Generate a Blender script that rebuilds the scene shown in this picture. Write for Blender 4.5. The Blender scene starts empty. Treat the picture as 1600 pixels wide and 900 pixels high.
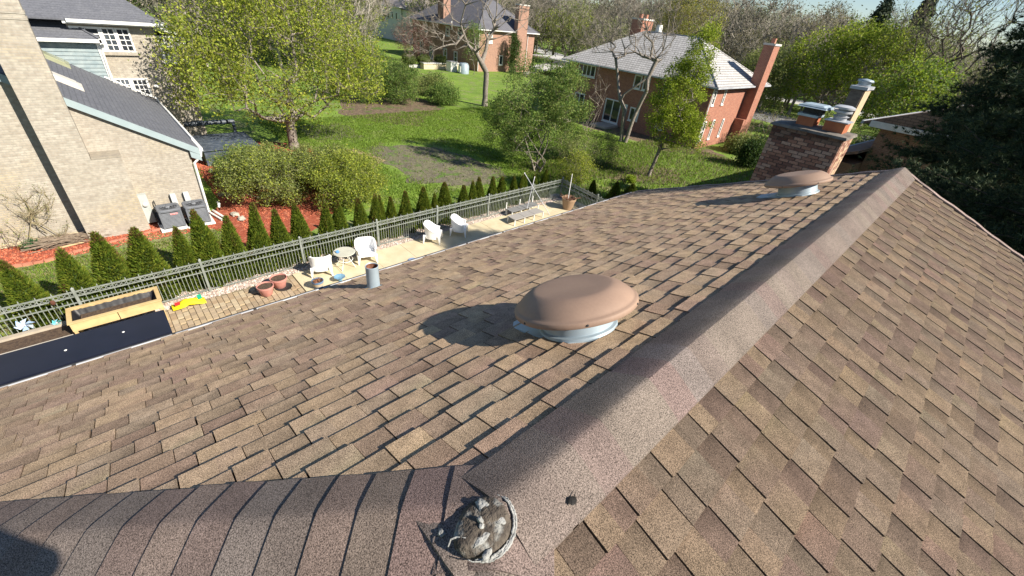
import bpy, math, random
import numpy as np
from mathutils import Matrix, Vector
random.seed(7); rng = np.random.default_rng(7)
S = bpy.context.scene
col = S.collection
R = math.radians

# ------------------------------------------------------------------ camera
CAM_Z = 8.5
CX = Vector((0.65915, 0.74663, 0.09003)); CY = Vector((-0.46, 0.31, 0.83)); 
def camera_matrix():
    # levelled from the photograph's vanishing points: ridge direction and plumb lines
    f = 652.72
    y = Vector((795, 338, -f)).normalized()
    z = Vector((115, 990, f)); z = (z - y * z.dot(y)).normalized()
    x = y.cross(z)
    return Matrix((x, y, z))
CM = camera_matrix()
cd = bpy.data.cameras.new('camera'); cam = bpy.data.objects.new('camera', cd); col.objects.link(cam)
cd.sensor_width = 36; cd.lens = 652.72 / 1600 * 36; cd.clip_start = 0.05; cd.clip_end = 3000
M4 = CM.to_4x4(); M4.translation = (0, 0, CAM_Z); cam.matrix_world = M4
S.camera = cam

# ------------------------------------------------------------------ sky and sun
SUN_AZ, SUN_EL = 21.5, 36.0          # azimuth from +X towards +Y
w = bpy.data.worlds.new('World'); S.world = w; w.use_nodes = True
nt = w.node_tree; nt.nodes.clear()
sky = nt.nodes.new('ShaderNodeTexSky'); sky.sky_type = 'NISHITA'; sky.sun_disc = False
sky.sun_elevation = R(SUN_EL); sky.sun_rotation = R(90 - SUN_AZ); sky.air_density = 1.0; sky.dust_density = 0.15; sky.ozone_density = 3.0
bg = nt.nodes.new('ShaderNodeBackground'); bg.inputs[1].default_value = 0.065
wo = nt.nodes.new('ShaderNodeOutputWorld')
nt.links.new(sky.outputs[0], bg.inputs[0]); nt.links.new(bg.outputs[0], wo.inputs[0])
sl = bpy.data.lights.new('sun', 'SUN'); sl.energy = 5.0; sl.angle = R(0.53); sl.color = (1.0, 0.92, 0.79)
so = bpy.data.objects.new('sun', sl); col.objects.link(so)
sd = Vector((math.cos(R(SUN_AZ)) * math.cos(R(SUN_EL)), math.sin(R(SUN_AZ)) * math.cos(R(SUN_EL)), math.sin(R(SUN_EL))))
so.rotation_euler = sd.to_track_quat('Z', 'Y').to_euler(); so.location = (20, 8, 30)
S.view_settings.view_transform = 'Standard'; S.view_settings.look = 'None'
S.view_settings.exposure = 0.95; S.view_settings.gamma = 1

# ------------------------------------------------------------------ materials
def mat(name, c1, c2=None, scale=5.0, rough=0.85, bump=0.0, bscale=None, c3=None, s3=1.0, attr=None,
        grain=0.0, gscale=400.0, metal=0.0, spec=0.3, brick=None, wave=None, trans=0.0, detail=5.0, lo=0.35, hi=0.65, bdist=0.01, blotch=0.0, bl_scale=14.0):
    m = bpy.data.materials.new(name); m.use_nodes = True
    t = m.node_tree; N = t.nodes; K = t.links
    b = N['Principled BSDF']; b.inputs['Roughness'].default_value = rough; b.inputs['Metallic'].default_value = metal
    b.inputs['Specular IOR Level'].default_value = spec
    g = N.new('ShaderNodeNewGeometry')
    def noise(sc, det=detail, src=None):
        n = N.new('ShaderNodeTexNoise'); n.inputs['Scale'].default_value = sc; n.inputs['Detail'].default_value = det
        K.new(src or g.outputs['Position'], n.inputs['Vector']); return n
    def mix(a, bb, fac, mode='MIX'):
        x = N.new('ShaderNodeMix'); x.data_type = 'RGBA'; x.blend_type = mode
        for sock, v in ((6, a), (7, bb), (0, fac)):
            if hasattr(v, 'links'): K.new(v, x.inputs[sock])
            elif isinstance(v, (int, float)): x.inputs[sock].default_value = v
            else: x.inputs[sock].default_value = (*v, 1)
        return x.outputs[2]
    def ramp(src, a, bb):
        r = N.new('ShaderNodeMapRange'); r.inputs[1].default_value = a; r.inputs[2].default_value = bb; K.new(src, r.inputs[0]); return r.outputs[0]
    c = None; hgt = None
    if attr:
        an = N.new('ShaderNodeAttribute'); an.attribute_name = attr; c = an.outputs['Color']
        if c2 is not None: c = mix(c, c2, 0.5 * 0 + 0.0)
    if c is None:
        if c2 is None: c = mix(c1, c1, 0.0)
        else: c = mix(c1, c2, ramp(noise(scale).outputs[0], lo, hi))
    if c3 is not None: c = mix(c, c3, ramp(noise(s3, 3).outputs[0], 0.52, 0.66))
    if brick:
        # brick = (mortar colour, second brick colour, course height, brick length)
        sp = N.new('ShaderNodeSeparateXYZ'); K.new(g.outputs['Position'], sp.inputs[0])
        ad = N.new('ShaderNodeMath'); ad.operation = 'ADD'; K.new(sp.outputs[0], ad.inputs[0]); K.new(sp.outputs[1], ad.inputs[1])
        cb = N.new('ShaderNodeCombineXYZ'); K.new(ad.outputs[0], cb.inputs[0]); K.new(sp.outputs[2], cb.inputs[1])
        bt = N.new('ShaderNodeTexBrick'); K.new(cb.outputs[0], bt.inputs['Vector'])
        bt.inputs['Scale'].default_value = 1.0; bt.inputs['Row Height'].default_value = brick[2]; bt.inputs['Brick Width'].default_value = brick[3]
        bt.inputs['Mortar Size'].default_value = brick[4] if len(brick) > 4 else 0.008; bt.inputs['Bias'].default_value = -0.2
        K.new(c, bt.inputs['Color1']); bt.inputs['Color2'].default_value = (*brick[1], 1); bt.inputs['Mortar'].default_value = (*brick[0], 1)
        c = bt.outputs[0]; hgt = bt.outputs['Fac']
    if blotch > 0:
        n2 = noise(bl_scale, 4); f2 = ramp(n2.outputs[0], 0.3, 0.7); g2 = N.new('ShaderNodeMix'); g2.data_type = 'FLOAT'; g2.inputs[2].default_value = 1 - blotch; g2.inputs[3].default_value = 1 + blotch; K.new(f2, g2.inputs[0])
        v2 = N.new('ShaderNodeVectorMath'); v2.operation = 'SCALE'; K.new(c, v2.inputs[0]); K.new(g2.outputs[0], v2.inputs['Scale']); c = v2.outputs[0]
    if grain > 0:
        n1 = noise(gscale, 1.5); f = ramp(n1.outputs[0], 0.3, 0.7)
        gm = N.new('ShaderNodeMix'); gm.data_type = 'FLOAT'; gm.inputs[2].default_value = 1 - grain; gm.inputs[3].default_value = 1 + grain; K.new(f, gm.inputs[0])
        vm = N.new('ShaderNodeVectorMath'); vm.operation = 'SCALE'; K.new(c, vm.inputs[0]); K.new(gm.outputs[0], vm.inputs['Scale']); c = vm.outputs[0]
    K.new(c, b.inputs['Base Color'])
    if bump > 0 or hgt is not None:
        bp = N.new('ShaderNodeBump'); bp.inputs['Strength'].default_value = bump if bump > 0 else 0.5; bp.inputs['Distance'].default_value = bdist
        if hgt is not None and bump <= 0:
            inv = N.new('ShaderNodeMath'); inv.operation = 'SUBTRACT'; inv.inputs[0].default_value = 1; K.new(hgt, inv.inputs[1]); K.new(inv.outputs[0], bp.inputs['Height'])
        else: K.new(noise(bscale or scale * 4, 3).outputs[0], bp.inputs['Height'])
        K.new(bp.outputs[0], b.inputs['Normal'])
    if trans > 0:
        tr = N.new('ShaderNodeBsdfTranslucent'); K.new(c, tr.inputs[0]); ms = N.new('ShaderNodeMixShader'); ms.inputs[0].default_value = trans
        K.new(b.outputs[0], ms.inputs[1]); K.new(tr.outputs[0], ms.inputs[2]); K.new(ms.outputs[0], N['Material Output'].inputs[0])
    return m
def glass_mat(name, c=(0.03, 0.035, 0.045), rough=0.06):
    m = mat(name, c, rough=rough, spec=0.7); return m

# ------------------------------------------------------------------ mesh helpers
class MB:
    def __init__(s): s.v = []; s.f = []; s.c = []
    def face(s, pts, c=None):
        n = len(s.v); s.v += [tuple(p) for p in pts]; s.f.append(tuple(range(n, n + len(pts)))); s.c.append(c); return s
    def poly(s, vs, fs, c=None):
        n = len(s.v); s.v += [tuple(p) for p in vs]
        for f in fs: s.f.append(tuple(n + i for i in f)); s.c.append(c)
        return s
    def box(s, a, b, c=None):
        (x0, y0, z0), (x1, y1, z1) = a, b
        x0, x1 = min(x0, x1), max(x0, x1); y0, y1 = min(y0, y1), max(y0, y1); z0, z1 = min(z0, z1), max(z0, z1)
        return s.poly([(x0,y0,z0),(x1,y0,z0),(x1,y1,z0),(x0,y1,z0),(x0,y0,z1),(x1,y0,z1),(x1,y1,z1),(x0,y1,z1)],
               [(0,3,2,1),(4,5,6,7),(0,1,5,4),(1,2,6,5),(2,3,7,6),(3,0,4,7)], c)
    def tube(s, pts, rad, n=6, cap=True, c=None):
        pts = [Vector(p) for p in pts]; rad = rad if isinstance(rad, (list, tuple)) else [rad] * len(pts)
        base = len(s.v); prev = None
        for i, p in enumerate(pts):
            d = (pts[min(i + 1, len(pts) - 1)] - pts[max(i - 1, 0)])
            d = d.normalized() if d.length > 1e-9 else Vector((0, 0, 1))
            if prev is None: a = d.orthogonal().normalized()
            else: a = (prev - d * prev.dot(d)); a = a.normalized() if a.length > 1e-6 else d.orthogonal().normalized()
            prev = a; b = d.cross(a)
            for k in range(n):
                t = 2 * math.pi * k / n; q = p + (a * math.cos(t) + b * math.sin(t)) * rad[i]; s.v.append(tuple(q))
        for i in range(len(pts) - 1):
            for k in range(n):
                k2 = (k + 1) % n; s.f.append((base + i*n + k, base + i*n + k2, base + (i+1)*n + k2, base + (i+1)*n + k)); s.c.append(c)
        if cap:
            s.f.append(tuple(base + k for k in reversed(range(n)))); s.c.append(c)
            s.f.append(tuple(base + (len(pts)-1)*n + k for k in range(n))); s.c.append(c)
        return s
    def lathe(s, prof, n=24, M=None, c=None, a0=0, a1=2*math.pi):
        base = len(s.v); full = abs(a1 - a0 - 2*math.pi) < 1e-6; m = n if full else n + 1
        for r, z in prof:
            for k in range(m):
                t = a0 + (a1 - a0) * k / n; p = Vector((r * math.cos(t), r * math.sin(t), z)); s.v.append(tuple(M @ p if M else p))
        for i in range(len(prof) - 1):
            for k in range(n):
                k2 = (k + 1) % m; s.f.append((base + i*m + k, base + i*m + k2, base + (i+1)*m + k2, base + (i+1)*m + k)); s.c.append(c)
        return s
    def build(s, name, m, parent=None, smooth=False, local=False, angle=None):
        me = bpy.data.meshes.new(name)
        v = s.v
        if parent is not None and not local:
            L = parent.get('_o'); 
            if L is not None: v = [(p[0]-L[0], p[1]-L[1], p[2]-L[2]) for p in v]
        me.from_pydata(v, [], s.f)
        if isinstance(m, (list, tuple)):
            for q in m: me.materials.append(q)
        else: me.materials.append(m)
        if any(c is not None for c in s.c):
            at = me.color_attributes.new('Col', 'FLOAT_COLOR', 'CORNER'); buf = []
            for f, c in zip(s.f, s.c):
                if c is None: c = (0.2, 0.2, 0.2)
                if isinstance(c[0], (tuple, list)):
                    for q in c: buf += [*q, 1]
                else: buf += [*c, 1] * len(f)
            at.data.foreach_set('color', buf)
        if smooth:
            me.polygons.foreach_set('use_smooth', [True] * len(me.polygons))
            if angle: me.set_sharp_from_angle(angle=R(angle))
        o = bpy.data.objects.new(name, me); col.objects.link(o)
        if parent is not None: o.parent = parent
        return o
def np_obj(name, V, F, m, parent=None, C=None, smooth=False):
    V = np.asarray(V, np.float32); F = np.asarray(F, np.int32); k = F.shape[1]
    if parent is not None and parent.get('_o') is not None: V = V - np.array(list(parent['_o']), np.float32)
    me = bpy.data.meshes.new(name); me.vertices.add(len(V)); me.vertices.foreach_set('co', V.ravel())
    me.loops.add(F.size); me.loops.foreach_set('vertex_index', F.ravel())
    me.polygons.add(len(F)); me.polygons.foreach_set('loop_start', np.arange(0, F.size, k, dtype=np.int32)); me.polygons.foreach_set('loop_total', np.full(len(F), k, np.int32))
    if smooth: me.polygons.foreach_set('use_smooth', np.ones(len(F), bool))
    me.update(calc_edges=True); me.materials.append(m)
    if C is not None:
        at = me.color_attributes.new('Col', 'FLOAT_COLOR', 'POINT'); at.data.foreach_set('color', np.c_[C, np.ones(len(C))].astype(np.float32).ravel())
    o = bpy.data.objects.new(name, me); col.objects.link(o)
    if parent is not None: o.parent = parent
    return o
def tag(o, label=None, cat=None, group=None, kind=None):
    for k, v in (('label', label), ('category', cat), ('group', group), ('kind', kind)):
        if v: o[k] = v
    return o
ROOTS = []
def thing(name, loc, label, cat, group=None, rz=0):
    o = bpy.data.objects.new(name, None); col.objects.link(o); o.location = loc; o.rotation_euler = (0, 0, rz); o.empty_display_size = 0.2
    o['_o'] = [float(q) for q in loc]; ROOTS.append(o)
    return tag(o, label, cat, group)
def copy_tree(o, parent=None):
    c = o.copy(); col.objects.link(c)
    if parent is not None: c.parent = parent
    for ch in list(o.children): copy_tree(ch, c)
    return c
def struct(mb, name, m, **k): return tag(mb.build(name, m, **k), kind='structure')
def sheet(name, pts, z, m, kind='structure', sub=None):
    mb = MB(); mb.face([(x, y, z) for x, y in pts]); o = mb.build(name, m); o['kind'] = kind; return o
def in_view(p, margin=0.0):
    q = CM.transposed() @ (Vector(p) - Vector((0, 0, CAM_Z)))
    if q.z >= -0.05: return None
    u = q.x / -q.z * 652.72; v = q.y / -q.z * 652.72
    return (-q.z) if abs(u) < 800 + margin and abs(v) < 450 + margin else None

# ------------------------------------------------------------------ materials used
m_sh = mat('asphalt_shingle', (0.2,0.15,0.12), attr='Col', blotch=.18, bl_scale=16, grain=0.78, gscale=330, rough=0.95, spec=0.15, bump=0.5, bscale=300, bdist=0.003)
m_cap = mat('cap_shingle', (0.2,0.15,0.12), attr='Col', blotch=.16, bl_scale=5, grain=0.75, gscale=300, rough=0.95, spec=0.15, bump=0.6, bscale=260, bdist=0.003)
m_white = mat('white_paint', (0.78,0.78,0.76), (0.66,0.66,0.64), 3, rough=0.5)
m_gutter = mat('gutter_aluminium', (0.50,0.52,0.56), (0.34,0.35,0.38), 1.2, rough=0.4, spec=0.5)
m_plastic = mat('white_plastic', (0.85,0.85,0.85), (0.8,0.8,0.8), 4, rough=0.35, spec=0.5)
m_dark = mat('dark_metal', (0.03,0.03,0.032), (0.05,0.05,0.05), 20, rough=0.5)
m_bluegrey = mat('galvanised_metal', (0.36,0.44,0.50), (0.29,0.36,0.42), 6, rough=0.45, metal=0.2, spec=0.5)
m_dome = mat('tan_vent_paint', (0.315,0.212,0.155), (0.265,0.178,0.132), 4, rough=0.66, spec=0.35, grain=0.03, gscale=80)
m_fence = mat('fence_metal', (0.17,0.19,0.17), (0.25,0.27,0.25), 6, rough=0.5, spec=0.4)
m_brick_cream = mat('cream_brick', (0.355,0.32,0.265), (0.41,0.375,0.32), 1.1, brick=((0.33,0.305,0.265),(0.30,0.26,0.215),0.075,0.215,0.009), rough=0.9, grain=0.12, gscale=9, c3=(0.39,0.33,0.235), s3=.45)
m_brick_red = mat('red_brick', (0.34,0.13,0.085), (0.40,0.17,0.11), 3, brick=((0.36,0.25,0.19),(0.27,0.10,0.07),0.08,0.22,0.008), rough=0.9)
m_brick_brown = mat('brown_brick', (0.34,0.18,0.13), (0.38,0.21,0.15), 3, brick=((0.36,0.27,0.21),(0.25,0.14,0.11),0.08,0.22,0.008), rough=0.9)
m_roof_grey = mat('grey_shingle_roof', (0.105,0.11,0.13), (0.135,0.14,0.16), 2.5, brick=((0.095,0.10,0.115),(0.12,0.125,0.145),0.085,0.9,0.008), rough=0.9, grain=0.15, gscale=14)
m_roof_pale = mat('pale_slate_roof', (0.42,0.41,0.40), (0.5,0.49,0.48), 1.5, brick=((0.16,0.15,0.15),(0.38,0.37,0.36),0.15,0.32,0.018), rough=0.85)
m_roof_brown = mat('brown_shake_roof', (0.22,0.15,0.12), (0.27,0.19,0.15), 2.0, brick=((0.12,0.09,0.08),(0.2,0.14,0.11),0.14,0.3,0.015), rough=0.9)
m_sid_blue = mat('blue_grey_siding', (0.20,0.255,0.275), (0.27,0.32,0.33), 5, rough=0.7)
m_fascia_blue = mat('pale_blue_fascia', (0.31,0.38,0.40), (0.28,0.35,0.37), 3, rough=0.6)
m_glass = glass_mat('window_glass')
m_soil = mat('soil', (0.06,0.04,0.03), (0.11,0.075,0.05), 18, rough=0.95, bump=0.6, bscale=40, bdist=0.03)
m_conc = mat('patio_concrete', (0.52,0.44,0.29), (0.60,0.52,0.36), 2.2, rough=0.85, grain=0.08, gscale=60)
m_bark = mat('grey_bark', (0.17,0.145,0.12), (0.26,0.23,0.20), 9, rough=0.95, bump=0.5, bscale=18, bdist=0.03)
m_bark_dark = mat('dark_bark', (0.09,0.075,0.06), (0.15,0.125,0.10), 9, rough=0.95)
m_leaf = mat('leaf', (0.2,0.3,0.05), attr='Col', rough=0.6, spec=0.25, trans=0.45)
m_needle = mat('needle', (0.03,0.05,0.03), attr='Col', rough=0.7, spec=0.2, trans=0.15)
m_twig = mat('twig', (0.17,0.14,0.11), (0.27,0.23,0.18), 4, rough=0.9)
m_mulch = mat('red_mulch', (0.36,0.09,0.045), (0.24,0.06,0.035), 14, rough=0.95, bump=0.7, bscale=45, bdist=0.03, c3=(0.42,0.15,0.09), s3=5)
m_wood = mat('planter_wood', (0.56,0.42,0.21), (0.46,0.33,0.16), 4, rough=0.8, bump=0.2, bscale=30, bdist=0.004)
m_canopy = mat('navy_canopy', (0.007,0.009,0.019), (0.010,0.012,0.024), 3, rough=0.38, spec=0.5)

# ------------------------------------------------------------------ our roof
XR, ZR, Y0, YF = -0.394, 7.40, 0.46, 6.70
TA = 0.42; AL = math.atan(TA); CA, SA = math.cos(AL), math.sin(AL)
EAVE = 3.25                               # plan distance ridge line to eave
house = thing('brown_roofed_house', (-0.4, 2.0, 0), 'near house with weathered brown asphalt shingle roof filling the foreground', 'house')
def surf(side, y, s, h):
    # side -1: left slope, +1: right slope, 0: hip end (y is then the plan coordinate across, x)
    if side == 0: return (y, Y0 - s * CA - SA * h, ZR - s * SA + CA * h)
    return (XR + side * (s * CA + SA * h), y, ZR - s * SA + CA * h)
TAN = [(0.300,0.225,0.145),(0.280,0.205,0.135),(0.265,0.200,0.140),(0.285,0.220,0.155)]
BRN = [(0.185,0.130,0.100),(0.165,0.115,0.092),(0.205,0.150,0.118),(0.175,0.120,0.095)]
MAU = [(0.200,0.130,0.108),(0.175,0.112,0.098),(0.215,0.145,0.125)]
GRY = [(0.225,0.180,0.138),(0.235,0.190,0.145)]
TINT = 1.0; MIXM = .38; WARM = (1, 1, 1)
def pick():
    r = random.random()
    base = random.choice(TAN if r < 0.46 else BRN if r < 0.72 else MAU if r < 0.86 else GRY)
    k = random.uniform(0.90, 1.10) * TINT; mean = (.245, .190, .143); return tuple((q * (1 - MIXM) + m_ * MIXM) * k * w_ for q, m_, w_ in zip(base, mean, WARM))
E_ = 0.1285; TABS = []
def tab(side, ya, yb, s0, s1, h0, h1, c, ca0, ca1, clipf):
    # ya/yb may be clipped differently at the upper (s0) and lower (s1) edge
    a0, b0 = clipf(ya, yb, s0); a1, b1 = clipf(ya, yb, s1)
    if b1 - a1 < 0.006 and b0 - a0 < 0.006: return
    b0 = max(b0, a0 + 0.001); b1 = max(b1, a1 + 0.001)
    mb = MB(); sm = s0 + (s1 - s0) * 0.5; hm = (h0 + h1) / 2
    am, bm = (a0 + a1) / 2, (b0 + b1) / 2
    wob = random.uniform(-0.0015, 0.0015)
    U0, U1 = surf(side, a0, s0 - 0.012, h0), surf(side, b0, s0 - 0.012, h0)
    L0, L1 = surf(side, a1, s1 + wob, h1), surf(side, b1, s1 + random.uniform(-0.0015, 0.0015), h1)
    m0, m1 = surf(side, am, sm, hm), surf(side, bm, sm, hm)
    d0, d1 = surf(side, a1, s1 + wob, 0.0), surf(side, b1, s1 + wob, 0.0)
    g0, g1 = surf(side, a0, s0, -0.002), surf(side, b0, s0, -0.002)
    V = [U0, U1, m0, m1, L0, L1, d0, d1, g0, g1]
    F = [(0,1,3,2),(2,3,5,4),(4,5,7,6),(0,2,4,6,8),(1,9,7,5,3)]
    flip = (side == -1)
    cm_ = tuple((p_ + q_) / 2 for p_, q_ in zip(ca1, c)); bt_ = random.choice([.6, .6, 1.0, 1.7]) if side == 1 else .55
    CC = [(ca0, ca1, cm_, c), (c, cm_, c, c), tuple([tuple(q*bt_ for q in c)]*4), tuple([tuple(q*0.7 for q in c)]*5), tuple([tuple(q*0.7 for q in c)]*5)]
    for f, k in zip(F, CC):
        if not flip: f, k = f[::-1], k[::-1]
        n = len(mb.v)
        mb.f.append(f); mb.c.append(list(k))
    mb.v = V
    ctr = surf(side, (ya + yb) / 2, (s0 + s1) / 2, 0)
    TABS.append((ctr, mb))
def field(side, smax):
    n = int(smax / E_) + 1
    for k in range(n):
        s0, s1 = k * E_, min((k + 1) * E_, smax)
        if side == 0: lo_, hi_ = XR - s1 * CA, XR + s1 * CA
        else: lo_, hi_ = Y0 - s1 * CA, YF
        def clipf(a, b, s):
            if side == 0: return max(a, XR - s * CA), min(b, XR + s * CA)
            return max(a, Y0 - s * CA), min(b, YF)
        y = lo_ - random.uniform(0, 0.25); tooth = random.random() < 0.5; nextj = y + random.uniform(0.2, 1.0)
        cprev = pick()
        while y < hi_:
            wd = random.uniform(0.08, 0.16) if tooth else random.uniform(0.07, 0.135)
            if side == -1: wd *= 1.45
            a, b = y, y + wd
            jt = .0028 if tooth else 0.0
            if y > nextj: jt = 0.0042; nextj = y + 1.0
            h1 = (0.0175 if tooth else 0.0125) + random.uniform(-0.001, 0.0015)
            h0 = 0.0035 if tooth else 0.0022
            c = pick()
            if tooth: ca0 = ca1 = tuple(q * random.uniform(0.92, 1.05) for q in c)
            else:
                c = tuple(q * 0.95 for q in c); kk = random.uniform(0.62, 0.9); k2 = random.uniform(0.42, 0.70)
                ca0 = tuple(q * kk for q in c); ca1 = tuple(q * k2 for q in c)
            if b > lo_ - 0.05:
                # a worn tab sometimes carries two blended shades
                if wd > 0.17 and random.random() < 0.5:
                    mid = a + wd * random.uniform(0.35, 0.65); c2 = pick(); c2 = tuple((p + q) / 2 for p, q in zip(c, c2))
                    tab(side, a + jt, mid, s0, s1, h0, h1, c, ca0, c, clipf)
                    tab(side, mid, b - 0.0015, s0, s1, h0, h1 - 0.0002, c2, c2, ca1, clipf)
                else: tab(side, a + jt, b - 0.0015, s0, s1, h0, h1, c, ca0, ca1, clipf)
            y = b + (0.0015 if tooth else 0.0); tooth = not tooth
TINT = 1.42; MIXM = .54; WARM = (1.05, .99, .91); field(-1, EAVE / CA + 0.02)      # tab colour lightened to make up for grazing sun on this slope
TINT = 0.58; MIXM = .50; WARM = (1.0, .97, .97); field(1, EAVE / CA + 0.02); field(0, EAVE / CA + 0.02)   # tab colour darkened to offset the stronger sun here
ranked = []
for i, (ctr, mb) in enumerate(TABS):
    d = in_view(ctr, 20)
    ranked.append((d if d else 1e6, i))
ranked.sort(); keep = set(i for d, i in ranked[:296] if d < 1e5)
rest = MB()
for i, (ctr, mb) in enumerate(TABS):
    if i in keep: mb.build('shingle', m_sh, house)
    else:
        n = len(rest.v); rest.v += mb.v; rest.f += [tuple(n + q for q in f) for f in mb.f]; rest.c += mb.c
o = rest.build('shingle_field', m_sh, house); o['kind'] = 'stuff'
# roof deck under the shingles
dk = MB()
def P_(side, y, s): return surf(side, y, s, -0.012)
sm_ = EAVE / CA
dk.face([P_(-1, Y0, 0), P_(-1, Y0 - EAVE, sm_), P_(-1, YF - .01, sm_), P_(-1, YF - .01, 0)])
dk.face([P_(1, Y0, 0), P_(1, YF - .01, 0), P_(1, YF - .01, sm_), P_(1, Y0 - EAVE, sm_)])
dk.face([P_(0, XR, 0), P_(0, XR + EAVE, sm_), P_(0, XR - EAVE, sm_)])
m_deck = mat('roof_felt', (0.05, 0.045, 0.04)); dk.build('roof_deck', m_deck, house)
# house body
ze = ZR - EAVE * TA
m_hwall = mat('house_siding', (0.42,0.38,0.32), (0.46,0.42,0.36), 2, rough=0.8)
hw = MB(); hw.box((XR - EAVE + .45, Y0 - EAVE + .45, 0), (XR + EAVE - .45, YF - .12, ze - 0.02))
hw.poly([(XR - EAVE + .45, YF - .12, ze - .02), (XR + EAVE - .45, YF - .12, ze - .02), (XR, YF - .12, ZR - .12), (XR - EAVE + .45, YF - .4, ze - .02), (XR + EAVE - .45, YF - .4, ze - .02), (XR, YF - .4, ZR - .12)],
        [(0, 1, 2), (3, 5, 4), (0, 2, 5, 3), (1, 4, 5, 2)])
hw.build('wall', m_hwall, house)
sf = MB(); sf.box((XR - EAVE + .02, Y0 - EAVE + .02, ze - .10), (XR + EAVE - .02, YF - .02, ze - .03)); sf.build('soffit', m_white, house)
# gutter along the left eave with dark strap hangers and sections
xg = XR - EAVE
g = MB(); gy0, gy1 = Y0 - EAVE - .05, YF
prof = [(0.0, -0.03), (0.0, -0.12), (-0.050, -0.13), (-0.075, -0.09), (-0.080, -0.04), (-0.085, -0.03), (-0.074, -0.03), (-0.068, -0.042), (-0.062, -0.085), (-0.045, -0.115), (-0.01, -0.11), (-0.008, -0.035)]
for i in range(len(prof)):
    a, b = prof[i], prof[(i + 1) % len(prof)]
    g.face([(xg + .0 + a[0] - .01, gy0, ze + a[1] + .0), (xg + a[0] - .01, gy1, ze + a[1] + .05 * 0), (xg + b[0] - .01, gy1, ze + b[1]), (xg + b[0] - .01, gy0, ze + b[1])])
g.build('gutter', m_gutter, house)
g = MB()
for y, mtl in ((gy0, 0), (gy1, 0)): g.face([(xg + p[0] - .01, y, ze + p[1]) for p in prof[:6]])
g.build('gutter_end_cap', m_gutter, house)
hp = MB(); hp.box((xg - .096, 0, ze - .032), (xg - .005, .022, ze - .026)); hp.box((xg - .102, 0, ze - .08), (xg - .094, .022, ze - .026))
h0 = None; y = gy0 + .3
while y < gy1:
    if h0 is None: h0 = hp.build('gutter_hanger', m_dark, house, local=True); o = h0
    else: o = h0.copy(); col.objects.link(o); o.parent = house
    o.location = Vector((0, y, 0)) - Vector(house['_o']); y += 0.61
dr = MB(); dr.box((xg - .101, gy0, ze - .036), (xg - .0955, gy1, ze - .024))
dr.box((xg - .012, gy0, ze + .001), (xg + .03, gy1, ze + .006)); dr.build('drip_edge', m_dark, house)
g = MB(); g.box((xg + 2*EAVE + .01, gy0, ze - .11), (xg + 2*EAVE + .12, gy1, ze)); g.box((xg - .1, Y0 - EAVE - .12, ze - .11), (xg + 2*EAVE + .12, Y0 - EAVE - .01, ze)); g.build('gutter', m_gutter, house)
# rake edge: raised strip of cap shingle with a shadow gap, slightly wavy
rk = MB()
for side in (-1, 1):
    n = 46
    for i in range(n):
        s0, s1 = sm_ * i / n, sm_ * (i + 1) / n
        def pt(s, y, h):
            wv = 0.004 * math.sin(s * 9 + side) + 0.003 * math.sin(s * 23)
            return surf(side, y + wv, s, h + wv * .8)
        wid = 0.045 if side == 1 else 0.03
        c = random.choice([(0.29,0.22,0.20),(0.26,0.20,0.18)])
        A = [pt(s0, YF - wid, .026), pt(s1, YF - wid, .026), pt(s1, YF + .012, .030), pt(s0, YF + .012, .030)]
        B = [pt(s0, YF - wid, .016), pt(s1, YF - wid, .016), pt(s1, YF + .012, -.08), pt(s0, YF + .012, -.08)]
        rk.poly(A + B, [(0,1,2,3), (0,4,5,1), (2,6,7,3), (4,7,6,5)], c)
rk.build('rake_edge', m_cap, house)
# ridge and hip caps
CAPC = [(0.160,0.130,0.114),(0.152,0.122,0.108),(0.166,0.137,0.117),(0.160,0.122,0.110),(0.150,0.125,0.112)]
def cap_piece(name, fr, base, arch, a, b, ha, hb, c, hwL=.155, hwR=.150, jag=0.0):
    # fr(t, u, h): point at distance t along, u across (plan), h above
    mb = MB(); us = [-1, -.8, -.6, -.4, -.2, -.08, 0, .08, .2, .4, .6, .8, 1]
    rows = []
    ja = random.uniform(-jag, jag); jb = random.uniform(-jag, jag)
    for t, hh in ((a, ha), (b, hb)):
        r = []
        for q in us:
            hw_ = hwL if q < 0 else hwR
            u = q * hw_ + ((ja if t == a else jb) if q == -1 else 0)
            au = math.sqrt(u * u + .034 ** 2)
            r.append(fr(t, u, -base * au + .021 + arch * (1 - abs(q)) + hh))
        rows.append(r)
    m_ = len(us); V = rows[0] + rows[1]
    F = [(i, i + 1, m_ + i + 1, m_ + i) for i in range(m_ - 1)]
    low = []
    for t in (a, b): low.append([fr(t, q * (hwL if q < 0 else hwR), -base * abs(q) * (hwL if q < 0 else hwR) - .004) for q in us])
    k = len(V); V += low[0] + low[1]
    F += [(k + i + 1, k + i, i, i + 1)[::-1] for i in range(m_ - 1)] + [(m_ + i, m_ + i + 1, k + m_ + i + 1, k + m_ + i) for i in range(m_ - 1)]
    F += [(0, m_, k + m_, k), (m_ - 1, k + m_ - 1, k + 2 * m_ - 1, 2 * m_ - 1)]
    mb.poly(V, F, c); o = mb.build(name, m_cap, house, smooth=True, angle=35)
    me = o.data; bm_flip(me); return o
import bmesh
def bm_flip(me):
    bm = bmesh.new(); bm.from_mesh(me); bmesh.ops.recalc_face_normals(bm, faces=bm.faces); bm.to_mesh(me); bm.free()
fr_ridge = lambda t, u, h: (XR + u, t, ZR + h - TA * max(0.0, (Y0 - t) - abs(u)))
y = 0.60; i = 0
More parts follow.
